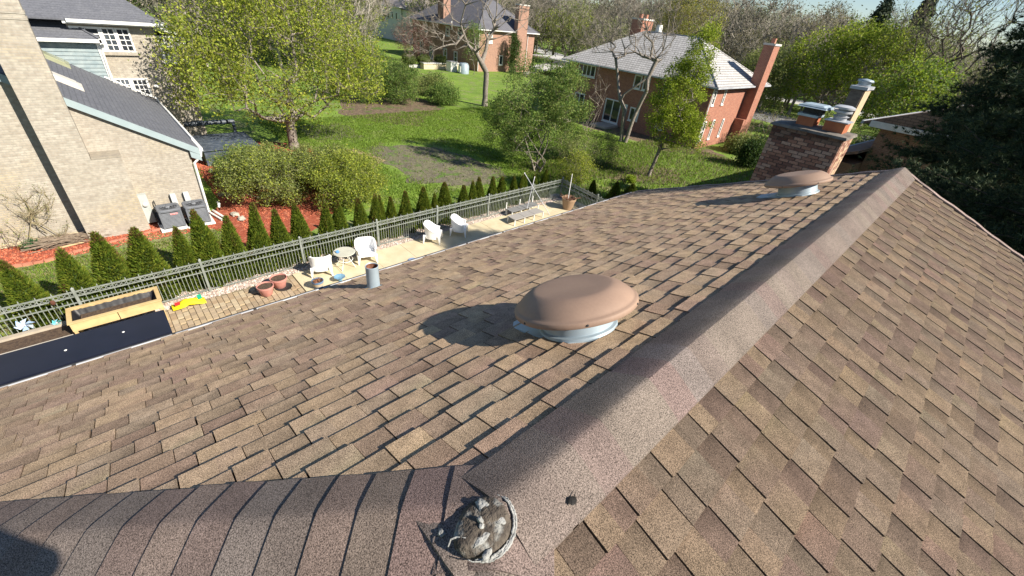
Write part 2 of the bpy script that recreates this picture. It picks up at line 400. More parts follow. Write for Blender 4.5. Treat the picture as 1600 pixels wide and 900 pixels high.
while y < YF:
    y2 = min(y + .143, YF + .014); c = random.choice(CAPC)
    if abs(y - 1.17) < .09: c = (0.168,0.124,0.114)
    if abs(y - 1.33) < .09: c = (0.168,0.140,0.129)
    k = random.uniform(.98, 1.02); c = tuple(q * k for q in c)
    cap_piece('ridge_cap', fr_ridge, TA, .038 - .014 * max(0, (1.1 - y) / .5), y, y2 + .002, .000, .003, c, jag=.006); y = y2; i += 1
cap_piece('ridge_cap', fr_ridge, TA, .022, .450, .625, .013, .004, CAPC[1])
cap_piece('ridge_cap', fr_ridge, TA, .018, .285, .470, .015, .009, CAPC[0], hwL=.165, hwR=.16)
for sx in (-1, 1):
    def fr_hip(t, u, h, sx=sx):
        q = 1 / math.sqrt(2)
        return (XR + sx * t * q + (-sx) * (-u) * q * (1 if sx == 1 else 1), Y0 - t * q + (u * q if sx == -1 else u * q), ZR - TA * t * q + h)
    if sx == -1:
        fr = lambda t, u, h: (XR - t * .7071 + u * .7071, Y0 - t * .7071 - u * .7071, ZR - TA * t * .7071 + h)
    else:
        fr = lambda t, u, h: (XR + t * .7071 + u * .7071, Y0 - t * .7071 + u * .7071, ZR - TA * t * .7071 + h)
    t = .02; T = EAVE * 1.4142 + .05
    while t < T:
        t2 = min(t + .121, T); c = random.choice(CAPC); k = random.uniform(.92, 1.12); c = tuple(q * k * w_ for q, w_ in zip(c, random.choice([(1.04,.97,.97), (1,1,1), (1.02,1.0,.94)])))
        cap_piece('hip_cap', fr, TA * .7071, .020, t - .004, t2, .001, .0075, c, jag=.006); t = t2

# loose shingle tears and stain near the ridge; small dark tar spot
m_tar = mat('tar', (0.02, 0.018, 0.016), rough=0.7)
# ------------------------------------------------------------------ roof ventilators
def tilt(loc, ang=AL):
    return Matrix.Translation(loc) @ Matrix.Rotation(-ang, 4, 'Y')
def ventilator(loc, label, first=None):
    t = thing('roof_ventilator', loc, label, 'roof vent', 'domed roof ventilators')
    t.rotation_euler = (0, -AL, 0); t.scale = (.93, .93, .86)
    fl = MB(); n = 20
    # flashing plate pokes out downslope (-x local)
    pts = [(-.40, -.13), (-.40, .05), (-.34, .10), (-.16, .2), (.12, .2), (.2, .08), (.2, -.1), (.1, -.2), (-.15, -.21), (-.34, -.19)]
    fl.poly([(x, y, .022) for x, y in pts] + [(x, y, .012) for x, y in pts], [tuple(range(10))] + [(i, i + 10, (i + 1) % 10 + 10, (i + 1) % 10) for i in range(10)])
    fl.build('flashing', m_bluegrey, t, local=True)
    c = MB(); c.lathe([(.215, .02), (.212, .035), (.196, .04), (.195, .055), (.193, .15), (.197, .153), (.197, .158), (.185, .158), (.183, .05)], 40); c.build('collar', m_bluegrey, t, True, local=True, angle=30)
    b = MB(); b.lathe([(.18, .06), (0.001, .06)], 24); b.build('throat', m_dark, t, local=True)
    s = MB()
    for k in range(84):
        a = 2 * math.pi * k / 84; r = .205
        s.tube([(r*math.cos(a), r*math.sin(a), .14), (r*1.03*math.cos(a), r*1.03*math.sin(a), .20)], .0022, 3, False)
    s.lathe([(.203, .16), (.209, .163), (.203, .166)], 40); s.build('mesh_screen', m_dark, t, local=True)
    d = MB(); d.lathe([(.322, .150), (.330, .148), (.334, .152), (.334, .176), (.331, .181), (.320, .186), (.314, .190), (.309, .198), (.296, .215), (.278, .233), (.256, .250), (.236, .262), (.220, .269), (.208, .272), (.196, .273), (.15, .2735), (.08, .274), (.001, .274)], 72)
    d.lathe([(.322, .150), (.318, .165), (.30, .18), (.25, .19), (.001, .19)], 48)
    d.build('dome', m_dome, t, True, local=True, angle=50)
    for k in range(6):
        a = R(20 + 60 * k)
        q = MB(); q.lathe([(.001, .007), (.005, .006), (.007, .002), (.007, 0)], 8, Matrix.Translation((.332*math.cos(a), .332*math.sin(a), .163)) @ Matrix.Rotation(a, 4, 'Z') @ Matrix.Rotation(math.pi/2, 4, 'Y'))
        q.build('screw', m_dark, t, local=True)
    for k in range(4):
        a = R(-50 + 90 * k); M = Matrix.Rotation(a, 4, 'Z'); q = MB()
        for (a_, b_) in (((.197, -.012, .10), (.202, .012, .175)), ((.197, -.012, .17), (.30, .012, .176))):
            n0 = len(q.v); q.box(a_, b_); q.v[n0:] = [tuple(M @ Vector(p)) for p in q.v[n0:]]
        q.build('bracket', m_bluegrey, t, local=True)
    return t
ventilator((-0.925, 1.49, 7.175), 'nearer and larger looking tan domed roof vent with its shadow across the shingles', None)
ventilator((-1.03, 5.40, 7.135), 'farther tan domed roof vent near the far end of the ridge, below the brick chimney', None)
# plumbing pipe
pl = (-3.119 + .0, 1.40, 6.25)
t = thing('vent_pipe', pl, 'short blue grey plumbing pipe with rusty open top near the eave', 'pipe')
p = MB(); p.lathe([(.060, 0), (.058, .02), (.057, .225), (.060, .235), (.056, .238), (.050, .23), (.049, .05), (.001, .05)], 20); p.build('pipe', m_bluegrey, t, True, local=True, angle=40)
p = MB(); p.lathe([(.0495, .232), (.0485, .06), (.001, .055)], 20); p.build('rusty_lining', mat('rust', (0.22,0.10,0.06), (0.12,0.05,0.03), 40), t, True, local=True)
p = MB(); p.poly([(-.15, -.06, -.055), (.06, -.08, .033), (.06, .08, .033), (-.15, .06, -.055)], [(0, 1, 2, 3)]); p.v = [(x, y, z + .008) for x, y, z in p.v]; p.build('flashing', m_bluegrey, t, local=True)

# roof cement patch over the hip junction
t = thing('roof_cement_patch', (-.385, .392, 7.4235), 'crusty grey ring of old roof cement with pebbles on the ridge end', 'cement patch'); t.scale = (.92, .92, .9); t.rotation_euler = (R(9), 0, 0)
m_ce = mat('old_cement', (0.37,0.37,0.355), (0.23,0.23,0.22), 60, rough=0.95, bump=0.7, bscale=120, bdist=0.01)
m_gr = mat('gritty_tar', (0.045,0.037,0.032), (0.12,0.10,0.08), 35, rough=0.95, bump=0.9, bscale=110, bdist=0.01, c3=(.27,.27,.255), s3=20)
d = MB(); nn = 40
vs = [(0, 0, .016)]
for rr, hh in ((.03, .016), (.055, .015), (.070, .010), (.074, -.012)):
    for k in range(nn):
        a = 2*math.pi*k/nn; q = rr * (1 + .05 * math.sin(3*a) + random.uniform(-.02, .02)); vs.append((q*math.cos(a)*1.0, q*math.sin(a)*1.12, hh + random.uniform(-.002, .003) - .25 * abs(q*math.cos(a))))
fs = [(0, 1 + k, 1 + (k+1) % nn) for k in range(nn)]
for r_ in range(3): fs += [(1 + r_*nn + k, 1 + (r_+1)*nn + k, 1 + (r_+1)*nn + (k+1) % nn, 1 + r_*nn + (k+1) % nn) for k in range(nn)]
d.poly(vs, fs); d.build('tar_disc', m_gr, t, True, local=True)
def blob(mb, c, r, sq=(1, 1, 1), n=8, jit=.2):
    rows = 5; vs = []; M = len(mb.v)
    vs.append((c[0], c[1], c[2] + r * sq[2]))
    for i in range(1, rows):
        ph = math.pi * i / rows
        for k in range(n):
            a = 2*math.pi*k/n; q = r * (1 + random.uniform(-jit, jit)); vs.append((c[0] + q*sq[0]*math.sin(ph)*math.cos(a), c[1] + q*sq[1]*math.sin(ph)*math.sin(a), c[2] + q*sq[2]*math.cos(ph)))
    vs.append((c[0], c[1], c[2] - r * sq[2]))
    fs = [(0, 1 + k, 1 + (k+1) % n) for k in range(n)]
    for i in range(rows - 2): fs += [(1 + i*n + k, 1 + (i+1)*n + k, 1 + (i+1)*n + (k+1) % n, 1 + i*n + (k+1) % n) for k in range(n)]
    L = len(vs) - 1; fs += [(L, 1 + (rows-2)*n + (k+1) % n, 1 + (rows-2)*n + k) for k in range(n)]
    mb.poly(vs, fs); return mb
rim = MB()
for a0, a1, rr in ((-62, 128, .082), (-30, 100, .0865), (-50, 20, .078)):
    P = []; W_ = []
    for k in range(46):
        a = R(a0 + (a1 - a0) * k / 45); r_ = rr + random.uniform(-.0015, .0015); P.append((r_*math.cos(a), r_*math.sin(a)*1.1, .006 - .26*abs(r_*math.cos(a)) + random.uniform(-.001, .002))); W_.append(.0042 * math.sin(math.pi*min(max(k/45, .04), .96))**.5 * random.uniform(.75, 1.15))
    rim.tube(P, W_, 7)
rim.build('cement_rim', m_ce, t, True, local=True)
for (x, y, z, r_, sq) in ((-.006, .0, .020, .010, (1, .8, .9)), (.006, -.006, .017, .008, (1, 1, .6)), (-.034, .030, .008, .024, (1.1, .6, .08)), (.022, .042, .008, .022, (1, .6, .08)), (.030, -.028, .009, .022, (.5, 1.2, .10)), (.064, -.036, .0, .012, (.8, 1.6, .4)), (-.094, -.006, -.040, .008, (1, 1.3, .8)), (-.07, -.09, -.030, .012, (1, .9, .6))):
    q = MB(); blob(q, (x, y, z), r_, sq, 10, .33); q.build('cement_lump', m_ce, t, True, local=True)
for pts in ([(-.02, -.10, -.004), (-.028, -.085, .002), (-.02, -.07, .006), (.0, -.055, .014)],):
    q = MB(); q.tube(pts, [.0015, .0025, .003, .0015][:len(pts)], 5); q.build('cement_string', m_ce, t, local=True)
# tar spots and a lifted nick on the ridge cap
t = thing('tar_spot', (-.30, .645, 7.40), 'small dark tar spot on the sunny side of the ridge cap', 'tar spot')
q = MB(); blob(q, (0.012, -.01, -.004), .012, (1, 1.2, .25), 8, .2); q.build('spot', m_tar, t, local=True)
q = MB(); q.tube([(0.010, .0, -.003), (.004, .012, -.002), (.002, .02, -.002)], [.002, .0012, .0006], 4); q.build('tail', m_tar, t, local=True)

# ================================================================== GROUND
m_lawn = mat('lawn', (0.175,0.27,0.035), (0.12,0.20,0.028), 0.5, rough=0.95, bump=0.9, bscale=22, bdist=0.05, c3=(0.20,0.22,0.085), s3=0.9, grain=0.3, gscale=7)
m_lawn_l = mat('thin_lawn', (0.12,0.18,0.05), (0.27,0.25,0.12), 1.3, rough=0.95, bump=0.9, bscale=25, bdist=0.05, c3=(0.055,0.12,0.02), s3=0.55, grain=0.3, gscale=9)
m_dirt = mat('bare_lawn_patch', (0.16,0.15,0.09), (0.12,0.105,0.08), 1.2, rough=0.95, bump=0.9, bscale=12, bdist=0.05, c3=(0.09,0.15,0.03), s3=1.3, grain=0.3, gscale=6)
m_leafbed = mat('dry_leaf_bed', (0.20,0.145,0.095), (0.11,0.08,0.055), 3, rough=0.95, bump=1.0, bscale=14, bdist=0.08, c3=(0.09,0.13,0.03), s3=0.8, grain=0.3, gscale=8)
m_road = mat('asphalt', (0.16,0.16,0.17), (0.2,0.2,0.2), 2, rough=0.9)
m_gravel = mat('gravel', (0.5,0.42,0.36), (0.32,0.25,0.21), 16, rough=0.9, bump=0.8, bscale=20, bdist=0.03)
g = MB(); g.face([(-1400, -600, 0), (1000, -600, 0), (1000, 1800, 0), (-1400, 1800, 0)]); struct(g, 'lawn', m_lawn)
def wob(pts, a=.25, n=6):
    out = []
    for i in range(len(pts)):
        p, q = pts[i], pts[(i + 1) % len(pts)]
        for k in range(n):
            t = k / n; out.append((p[0] + (q[0]-p[0])*t + random.uniform(-a, a), p[1] + (q[1]-p[1])*t + random.uniform(-a, a)))
    return out
sheet('thin_lawn', wob([(-14.5, -8), (-14.5, 3.2), (-17.5, 3.4), (-20, 2.2), (-20.4, .3), (-20.6, -8)], .1), .004, m_lawn_l)
sheet('bare_lawn_patch', wob([(-27.5, 12.5), (-20.5, 11.8), (-17.5, 15.5), (-19.5, 18.6), (-25.5, 17.2)], .5), .004, m_dirt)
sheet('bare_lawn_patch', wob([(-34, 10.5), (-30, 10.3), (-29.5, 13.5), (-33.5, 14.5)], .4), .004, m_dirt)
sheet('leaf_bed', wob([(-37.5, 15), (-33.2, 16.8), (-31.2, 19.6), (-34, 21.5), (-37, 26), (-42, 26), (-43, 18)], .4), .004, m_leafbed)
sheet('leaf_bed', wob([(-17.5, 22.3), (-15.5, 23), (-12.4, 26), (-12, 28.4), (-14, 30), (-17.6, 28.5)], .3), .004, m_leafbed)
sheet('leaf_bed', wob([(-29, 34.5), (-17, 35), (-12.5, 38.2), (-16, 39.5), (-30, 38.2)], .3), .004, m_leafbed)
sheet('mulch_bed', wob([(-20.9, -8), (-20.9, 2.2), (-21.4, 2.9), (-26.5, 3.2), (-30.6, 3.4), (-31.5, 5), (-31, 7.6), (-29, 9.4), (-25.5, 9.6), (-22.5, 8.3), (-18.5, 7.0), (-16.4, 4.4), (-15.9, 2.8), (-18.6, 2.4), (-19.6, 1.8), (-20.0, .6), (-19.6, -1.5), (-19.1, -2.6), (-19.4, -4), (-19.6, -8)], .09), .008, m_mulch)
sheet('grass_path', wob([(-27.6, 10.4), (-25.4, 9.9), (-24.8, 10.9), (-23, 11.2), (-24.5, 12.6), (-27.3, 12)], .2), .012, mat('straw', (0.36,0.28,0.16), (0.24,0.18,0.10), 5, bump=.8, bscale=20, bdist=.04))
# roads and a drive beyond the houses
m_drive = mat('pale_driveway', (0.5,0.49,0.47), (0.42,0.41,0.4), 2)
sheet('road', [(-140, 120), (-70, 84), (40, 100), (40, 108), (-70, 92), (-140, 130)], .004, m_drive)
sheet('road', [(-29, 64), (-10, 62), (40, 66), (40, 73), (-12, 70), (-27, 74)], .008, m_road)
sheet('driveway', [(-62, 58), (-56, 56), (-70, 86), (-76, 86)], .012, m_drive)
# patio
PX0, PX1, PY1 = -14.35, -3.3, 18.3
sheet('patio_base', [(PX0, -8), (PX1, -8), (PX1, PY1), (PX0, PY1)], .010, mat('sand_joint', (0.22,0.18,0.12)))
tp = thing('patio_paving', (-12, 5, 0), 'sunny beige concrete slabs of the patio between the fence and the house', 'patio')
random.seed(3); y = 3.35; i = 0
while y < PY1 - .1:
    y2 = min(y + 1.42, PY1)
    for xa, xb in ((-14.05, -12.66), (-12.65, -11.0), (-10.99, -3.4)):
        q = MB(); z = .050 + random.uniform(-.002, .002); q.box((xa + .006, y + .006, .0), (xb - .006, y2 - .006, z)); q.build('slab', m_conc, tp)
    y = y2
tb = thing('paver_paving', (-12, 1, 0), 'tan interlocking brick pavers at the near end of the patio beside the canopy', 'patio')
PV = [(0.40,0.31,0.20),(0.34,0.25,0.16),(0.43,0.35,0.24),(0.37,0.29,0.20),(0.30,0.23,0.155)]
m_pav = mat('paver', (0.4,0.3,0.2), attr='Col', rough=0.9, grain=0.12, gscale=40)
pv = MB(); npav = 0; base_p = {}
pal = []
cells = []
yy = -.4
while yy < 3.3:
    xx = -13.98; off = random.uniform(0, .1)
    while xx < -11.2: cells.append((xx + off, yy)); xx += .205 + (.1 if random.random() < .35 else 0)
    yy += .155
near = sorted(cells, key=lambda c: (c[0] + 13.2) ** 2 + (c[1] - 2) ** 2)
for k, (xx, yy) in enumerate(near):
    c = random.choice(PV); z = .048 + random.uniform(-.003, .003)
    tgt = MB() if k < 280 else pv
    tgt.poly([(xx+.004, yy+.004, 0.01), (xx+.198, yy+.004, .01), (xx+.198, yy+.150, .01), (xx+.004, yy+.150, .01), (xx+.007, yy+.007, z), (xx+.195, yy+.007, z), (xx+.195, yy+.147, z), (xx+.007, yy+.147, z)],
             [(4,5,6,7), (0,1,5,4), (1,2,6,5), (2,3,7,6), (3,0,4,7)], c)
    if k < 280: tgt.build('paver', m_pav, tb)
xx = -11.2
while xx < -3.4:
    yy = -7.9
    while yy < 3.3:
        c = random.choice(PV); z = .048; pv.poly([(xx, yy, 0), (xx+.198, yy, 0), (xx+.198, yy+.150, 0), (xx, yy+.150, 0), (xx, yy, z), (xx+.198, yy, z), (xx+.198, yy+.15, z), (xx, yy+.15, z)], [(4,5,6,7), (0,1,5,4), (1,2,6,5), (2,3,7,6), (3,0,4,7)], c); yy += .155
    xx += .205
o = pv.build('paver_field', m_pav, tb); o['kind'] = 'stuff'
# gravel strip with loose stones along the fence
sheet('gravel_strip', wob([(-14.95, -2), (-14.98, 10.5), (-14.9, 18.3), (-14.0, 18.3), (-14.05, 9), (-14.03, -2)], .05), .016, m_gravel)
def pebbles(name, n, fn, r0, r1, cols_, m):
    V = []; F = []; C = []
    base = np.array([(1,0,0),(-.5,.87,0),(-.5,-.87,0),(0,0,.8)])
    for i in range(n):
        x, y, z = fn(); r = random.uniform(r0, r1); a = random.uniform(0, 6.28)
        ca, sa = math.cos(a), math.sin(a); k = len(V)
        c = random.choice(cols_); 
        for p in ((1,0.2,0),(0.1,1,0),(-1,.1,0),(0,-.9,0),(.3,.3,.7),(-.4,.2,.75),(-.1,-.4,.65)):
            V.append((x + r*(p[0]*ca - p[1]*sa), y + r*(p[0]*sa + p[1]*ca), z + r*p[2])); C.append(c)
        F += [(k,k+1,k+4,k+4),(k+1,k+2,k+5,k+4),(k+2,k+3,k+6,k+5),(k+3,k,k+4,k+6),(k+4,k+5,k+6,k+6)]
    V = np.array(V); tri = []
    for f in F:
        if f[2] == f[3]: tri.append(f[:3])
        else: tri += [(f[0],f[1],f[2]), (f[0],f[2],f[3])]
    o = np_obj(name, V, np.array(tri), m, C=np.array(C)); o['kind'] = 'stuff'; return o
m_stone = mat('stone', (0.4,0.35,0.3), attr='Col', rough=0.9)
o = pebbles('gravel', 9000, lambda: (random.uniform(-14.95, -14.03), random.uniform(-2, 18.2), .018), .018, .045, [(0.55,0.43,0.36),(0.40,0.30,0.25),(0.62,0.55,0.48),(0.30,0.24,0.2),(0.5,0.45,0.42)], m_stone)
tag(o, 'pinkish river gravel strewn in the strip under the fence', 'gravel')
random.seed(5)
o = pebbles('mulch_chips', 14000, lambda: random.choice([(random.uniform(-21.3,-19.2), random.uniform(-6,2.2), .01), (random.uniform(-31,-21.5), random.uniform(3.1,6.0), .01), (random.uniform(-30,-18.5), random.uniform(3,6.6), .01)]), .02, .05, [(0.40,0.10,0.05),(0.28,0.07,0.04),(0.46,0.16,0.09),(0.2,0.06,0.04)], m_stone)
tag(o, 'red bark mulch chips covering the neighbour beds', 'mulch')

# ================================================================== FENCE
fn = thing('ornamental_fence', (-14.45, 5, 0), 'grey green metal picket fence with ring band running along the patio', 'fence')
FZ = 0.02
def straight_fence(p0, p1, posts, npick):
    p0, p1 = Vector(p0), Vector(p1); d = (p1 - p0); L = d.length; d.normalize(); nrm = Vector((-d.y, d.x, 0))
    O = Vector(fn['_o'])
    def barbox(a, b, z0, z1, th):
        A = p0 + d*a; B = p0 + d*b; n = nrm*th/2
        return [(*(A - n).xy, z0), (*(B - n).xy, z0), (*(B + n).xy, z0), (*(A + n).xy, z0), (*(A - n).xy, z1), (*(B - n).xy, z1), (*(B + n).xy, z1), (*(A + n).xy, z1)]
    BF = [(0,3,2,1),(4,5,6,7),(0,1,5,4),(1,2,6,5),(2,3,7,6),(3,0,4,7)]
    edges = [0] + posts + [L]
    for a, b in zip(edges, edges[1:]):
        if b - a < .3: continue
        for z in (1.10, .955, .76, .10):
            q = MB(); q.poly(barbox(a, b, z - .014, z + .014, .028), BF); q.build('rail', m_fence, fn)
        q = MB(); n = int((b - a) / .105)
        for k in range(n):
            c = p0 + d * (a + (k + .5) * (b - a) / n); cz = 1.028; r = .052; m_ = 8; V = []; F = []
            for j in range(m_):
                t = 2*math.pi*j/m_
                for rr, dd in ((r, -.006), (r, .006), (r - .014, .006), (r - .014, -.006)):
                    P = c + d * rr * math.cos(t) + nrm * dd; V.append((P.x, P.y, cz + rr * math.sin(t)))
            for j in range(m_):
                j2 = (j + 1) % m_
                for e in range(4): F.append((j*4 + e, j2*4 + e, j2*4 + (e+1) % 4, j*4 + (e+1) % 4))
            q.poly(V, F)
        o = q.build('ring_band', m_fence, fn); o['kind'] = 'stuff'
    pk = {}
    for h in (1.20, .875):
        q = MB(); q.box((-.008, -.008, .06), (.008, .008, h - .06)); q.poly([(-.014,-.014,h-.06),(.014,-.014,h-.06),(.014,.014,h-.06),(-.014,.014,h-.06),(0,0,h)], [(0,3,2,1),(0,1,4),(1,2,4),(2,3,4),(3,0,4)])
        pk[h] = q.build('picket', m_fence, fn, local=True); 
    first = dict(pk); used = {1.20: False, .875: False}
    for k in range(npick):
        h = 1.20 if k % 3 == 0 else .875; P = p0 + d * ((k + .5) * L / npick)
        if not used[h]: o = pk[h]; used[h] = True
        else: o = pk[h].copy(); col.objects.link(o); o.parent = fn
        o.location = (P.x - O.x, P.y - O.y, 0); o.rotation_euler = (0, 0, math.atan2(d.y, d.x))
    for a in ([0.0] if False else []) + posts + [L]:
        P = p0 + d*a; q = MB(); q.box((P.x - .032, P.y - .032, 0), (P.x + .032, P.y + .032, 1.20)); q.poly([(P.x-.037,P.y-.037,1.20),(P.x+.037,P.y-.037,1.20),(P.x+.037,P.y+.037,1.20),(P.x-.037,P.y+.037,1.20),(P.x,P.y,1.245)], [(0,3,2,1),(0,1,4),(1,2,4),(2,3,4),(3,0,4)])
        q.build('post', m_fence, fn)
fy = [-1.92, .96, 3.92, 6.84, 9.66, 12.6, 15.6]
straight_fence((-14.45, -4.8, 0), (-14.3, 17.9, 0), [v + 4.8 for v in fy], 226)
straight_fence((-14.3, 17.9, 0), (-9.0, 17.3, 0), [2.7], 50)

# ================================================================== CANOPY and planter, beds
cn = thing('patio_canopy', (-6, -3, 0), 'dark navy standing panel canopy roof beside the gutter at the left edge', 'canopy')
def cz(x): return 2.72 + (x + 9.6) * .03
yc0, yc1 = -8.0, -.22
xs = [-9.62, -8.7, -7.78, -6.86, -5.94, -5.02, -4.1, -3.3]
for a, b in zip(xs, xs[1:]):
    q = MB(); q.poly([(a+.006, yc0, cz(a)), (b-.006, yc0, cz(b)), (b-.006, yc1, cz(b)), (a+.006, yc1, cz(a)), (a+.006, yc0, cz(a)-.05), (b-.006, yc0, cz(b)-.05), (b-.006, yc1, cz(b)-.05), (a+.006, yc1, cz(a)-.05)], [(0,1,2,3),(4,7,6,5),(0,4,5,1),(1,5,6,2),(2,6,7,3),(3,7,4,0)])
    q.build('panel', m_canopy, cn)
    q = MB(); q.box((b - .014, yc0, cz(b) - .01), (b + .014, yc1 - .003, cz(b) + .012)); q.build('panel_rib', m_canopy, cn)
sc = MB(); sc.lathe([(.001, .01), (.018, .008), (.022, 0)], 8); s0_ = None
for (x, y) in ((-9.35, -2.55), (-9.15, -1.7), (-8.62, -2.5), (-8.62, -1.5), (-9.38, -3.6), (-8.2, -.62), (-8.05, -1.9), (-8.1, -1.6), (-9.2, -.9), (-8.6,-3.4)):
    o = sc.build('washer', m_white, cn, True, local=True) if s0_ is None else s0_.copy()
    if s0_ is None: s0_ = o
    else: col.objects.link(o); o.parent = cn
    o.location = (x + 6, y + 3, cz(x) + .001)
for x, y in ((-9.5, -.35), (-9.5, -4.2), (-9.5, -7.8)):
    q = MB(); q.box((x - .05, y - .05, 0), (x + .05, y + .05, cz(x) - .06)); q.build('post', m_dark, cn)
q = MB(); q.box((-9.6, yc0, cz(-9.6) - .2), (-9.52, yc1 - .02, cz(-9.6) - .055)); q.build('beam', m_dark, cn)

pb = thing('raised_planter', (-13.83, -1.2, 0), 'yellow wood raised planter box with black liner by the fence', 'planter')
x0, x1, y0, y1, zt = -14.2, -13.42, -2.18, -.28, .75
for nm, a, b in (('side_board', (x0, y0, .50), (x0+.05, y1, zt)), ('side_board', (x1-.05, y0, .50), (x1, (y0+y1)/2 - .01, zt)), ('side_board', (x1-.05, (y0+y1)/2 + .01, .50), (x1, y1, zt)),
                ('end_board', (x0+.05, y0, .50), (x1-.05, y0+.05, zt)), ('end_board', (x0+.05, y1-.05, .50), (x1-.05, y1, zt)),
                ('rim', (x0-.03, y0-.03, zt+.002), (x0+.07, y1+.03, zt+.03)), ('rim', (x1-.07, y0-.03, zt+.002), (x1+.03, y1+.03, zt+.03)), ('rim', (x0+.072, y0-.03, zt+.002), (x1-.072, y0+.07, zt+.029)), ('rim', (x0+.072, y1-.07, zt+.002), (x1-.072, y1+.03, zt+.029))):
    q = MB(); q.box(a, b); q.build(nm, m_wood, pb)
for x in (x0 + .01, x1 - .08):
    for y in (y0 + .01, y1 - .08): q = MB(); q.box((x, y, 0), (x + .07, y + .07, .499)); q.build('leg', m_wood, pb)
m_liner = mat('black_liner', (0.012,0.012,0.014), (0.02,0.02,0.024), 8, rough=0.45)
q = MB(); N1, N2 = 40, 12; V = []
for i in range(N1 + 1):
    for j in range(N2 + 1):
        u, v = i / N1, j / N2; e = min(v, 1 - v, u * 3, (1 - u) * 3); z = zt - .02 - .22 * min(1, e * 5) + .010 * math.sin(u * 37 + 5 * math.sin(u * 11) + 3 * math.sin(v * 5)) * (1 - min(1, e * 4)) + random.uniform(-.012, .012)
        V.append((x0 + .07 + (x1 - x0 - .14) * v, y0 + .07 + (y1 - y0 - .14) * u, z))
q.poly(V, [(i*(N2+1)+j, i*(N2+1)+j+1, (i+1)*(N2+1)+j+1, (i+1)*(N2+1)+j) for i in range(N1) for j in range(N2)]); bmo = q.build('liner', m_liner, pb, True); bm_flip(bmo.data)
q = MB(); q.box((x0 + .16, y0 + .2, .51), (x1 - .14, y1 - .2, .60)); q.build('soil_fill', m_soil, pb)
gb = thing('soil_bed', (-14, -4, 0), 'long dark soil bed edged with pale stone along the fence at the left', 'garden bed')
q = MB(); q.box((-14.2, -7.5, 0), (-13.62, -2.26, .30)); q.build('soil', m_soil, gb)
q = MB(); q.box((-14.35, -7.5, 0), (-14.21, -2.26, .36)); q.build('edge_board', mat('weathered_board', (0.42,0.36,0.28), (0.36,0.31,0.25), 4), gb)
q = MB(); q.box((-13.61, -7.5, 0), (-13.15, -2.22, .34)); q.build('stone_edge', mat('pale_limestone', (0.5,0.46,0.40), (0.42,0.38,0.33), 3, bump=.3, bscale=12, bdist=.02), gb)

# pinwheels on the fence
def pinwheel(loc, label, s, cols_):
    t = thing('pinwheel', loc, label, 'pinwheel'); ms = [mat('pinwheel_film', c, rough=.25, spec=.6) for c in cols_]
    q = MB(); q.tube([(0, 0, -.35), (0, 0, 0)], .006, 5); q.build('stick', m_white, t, local=True)
    for k in range(6):
        a = 2*math.pi*k/6; b = a + .75
        q = MB(); P = lambda r, an, o: (o, r*math.cos(an), r*math.sin(an)); q.poly([P(.01, a, .012), P(s, a, .02), P(s*.72, b, .05), P(.3*s, b + .2, .045)], [(0,1,2,3)]); q.poly([P(.01, a, .010), P(s, a, .018), P(s*.72, b, .048), P(.3*s, b + .2, .043)], [(3,2,1,0)])
        q.build('vane', ms[k % len(ms)], t, local=True)
    q = MB(); blob(q, (.05, 0, 0), .02, (1,1,1), 7, 0); q.build('hub', m_white, t, True, local=True)
pinwheel((-14.36, -3.05, .55), 'large pale blue foil pinwheel in front of the fence at the left', .2, [(.35,.5,.75), (.5,.62,.8)])
pinwheel((-14.3, -2.5, .42), 'small teal pinwheel near the soil bed board', .11, [(.1,.5,.5), (.2,.45,.6)])
t = thing('garden_stake', (-14.38, -2.38, 0), 'small dark bird shaped garden stake beside the fence post', 'ornament')
q = MB(); q.tube([(0,0,0),(0,0,.9)], .008, 5); q.build('stake', m_dark, t, local=True)
q = MB(); blob(q, (0,0,.95), .055, (.5,1,1.5), 8, .1); q.build('bird', mat('rust_brown', (.1,.04,.025)), t, True, local=True)

# ================================================================== POTS, DISHES
def pot(loc, label, r, h, c, cat='pot', group=None, saucer=None, name='flower_pot', soil=m_soil, band=None):
    t = thing(name, loc, label, cat, group); mp = mat('pot_' + name, c, tuple(q*.85 for q in c), 6, rough=.6)
    q = MB(); q.lathe([(.001, 0), (r*.62, 0), (r*.66, .01), (r*.93, h*.78), (r*.94, h*.80), (r, h*.81), (r*1.02, h), (r*.93, h), (r*.90, h*.88)], 28); q.build('body', mp, t, True, local=True, angle=40)
    q = MB(); V = [(0, 0, h*.86)]; V += [(r*.915*math.cos(a), r*.915*math.sin(a), h*.84 + random.uniform(0, .02)) for a in np.linspace(0, 6.283, 20, endpoint=False)]; q.poly(V, [(0, 1+k, 1+(k+1) % 20) for k in range(20)]); q.build('soil', soil, t, local=True)
    if saucer: q = MB(); q.lathe([(.001, 0), (r*.9, 0), (r*.98, .03), (r*.93, .03), (r*.88, .012), (.001, .01)], 24); o = q.build('saucer', m_dark, t, True, local=True); o.location = (saucer[0], saucer[1], 0)
    if band: q = MB(); q.lathe([(r*.80, h*.38), (r*.95, h*.76)], 28); q.v = [(x*1.012, y*1.012, z) for x, y, z in q.v]; q.build('band', mat('cream_glaze', band), t, True, local=True)
    return t
PK = (0.55,0.25,0.21)
pot((-13.25, 2.30, .05), 'pink plastic pot of bare soil, nearer to the gutter of the touching pair', .25, .34, PK, group='pink pots on the pavers')
pot((-13.48, 2.78, .05), 'pink plastic pot with dark saucer, the one closer to the fence of the pair', .26, .36, PK, group='pink pots on the pavers', saucer=(.12, .08))
t = pot((-12.72, 3.76, .05), 'small blue pot with tan rim and dry plant beside the white chair', .19, .30, (.12,.2,.33), band=(.42,.34,.24))
q = MB(); [q.tube([(random.uniform(-.1,.1), random.uniform(-.1,.1), .25), (random.uniform(-.17,.17), random.uniform(-.17,.17), random.uniform(.3,.42))], .008, 4) for _ in range(16)]; q.build('dry_stems', mat('dry_stem', (.3,.13,.07)), t, local=True)
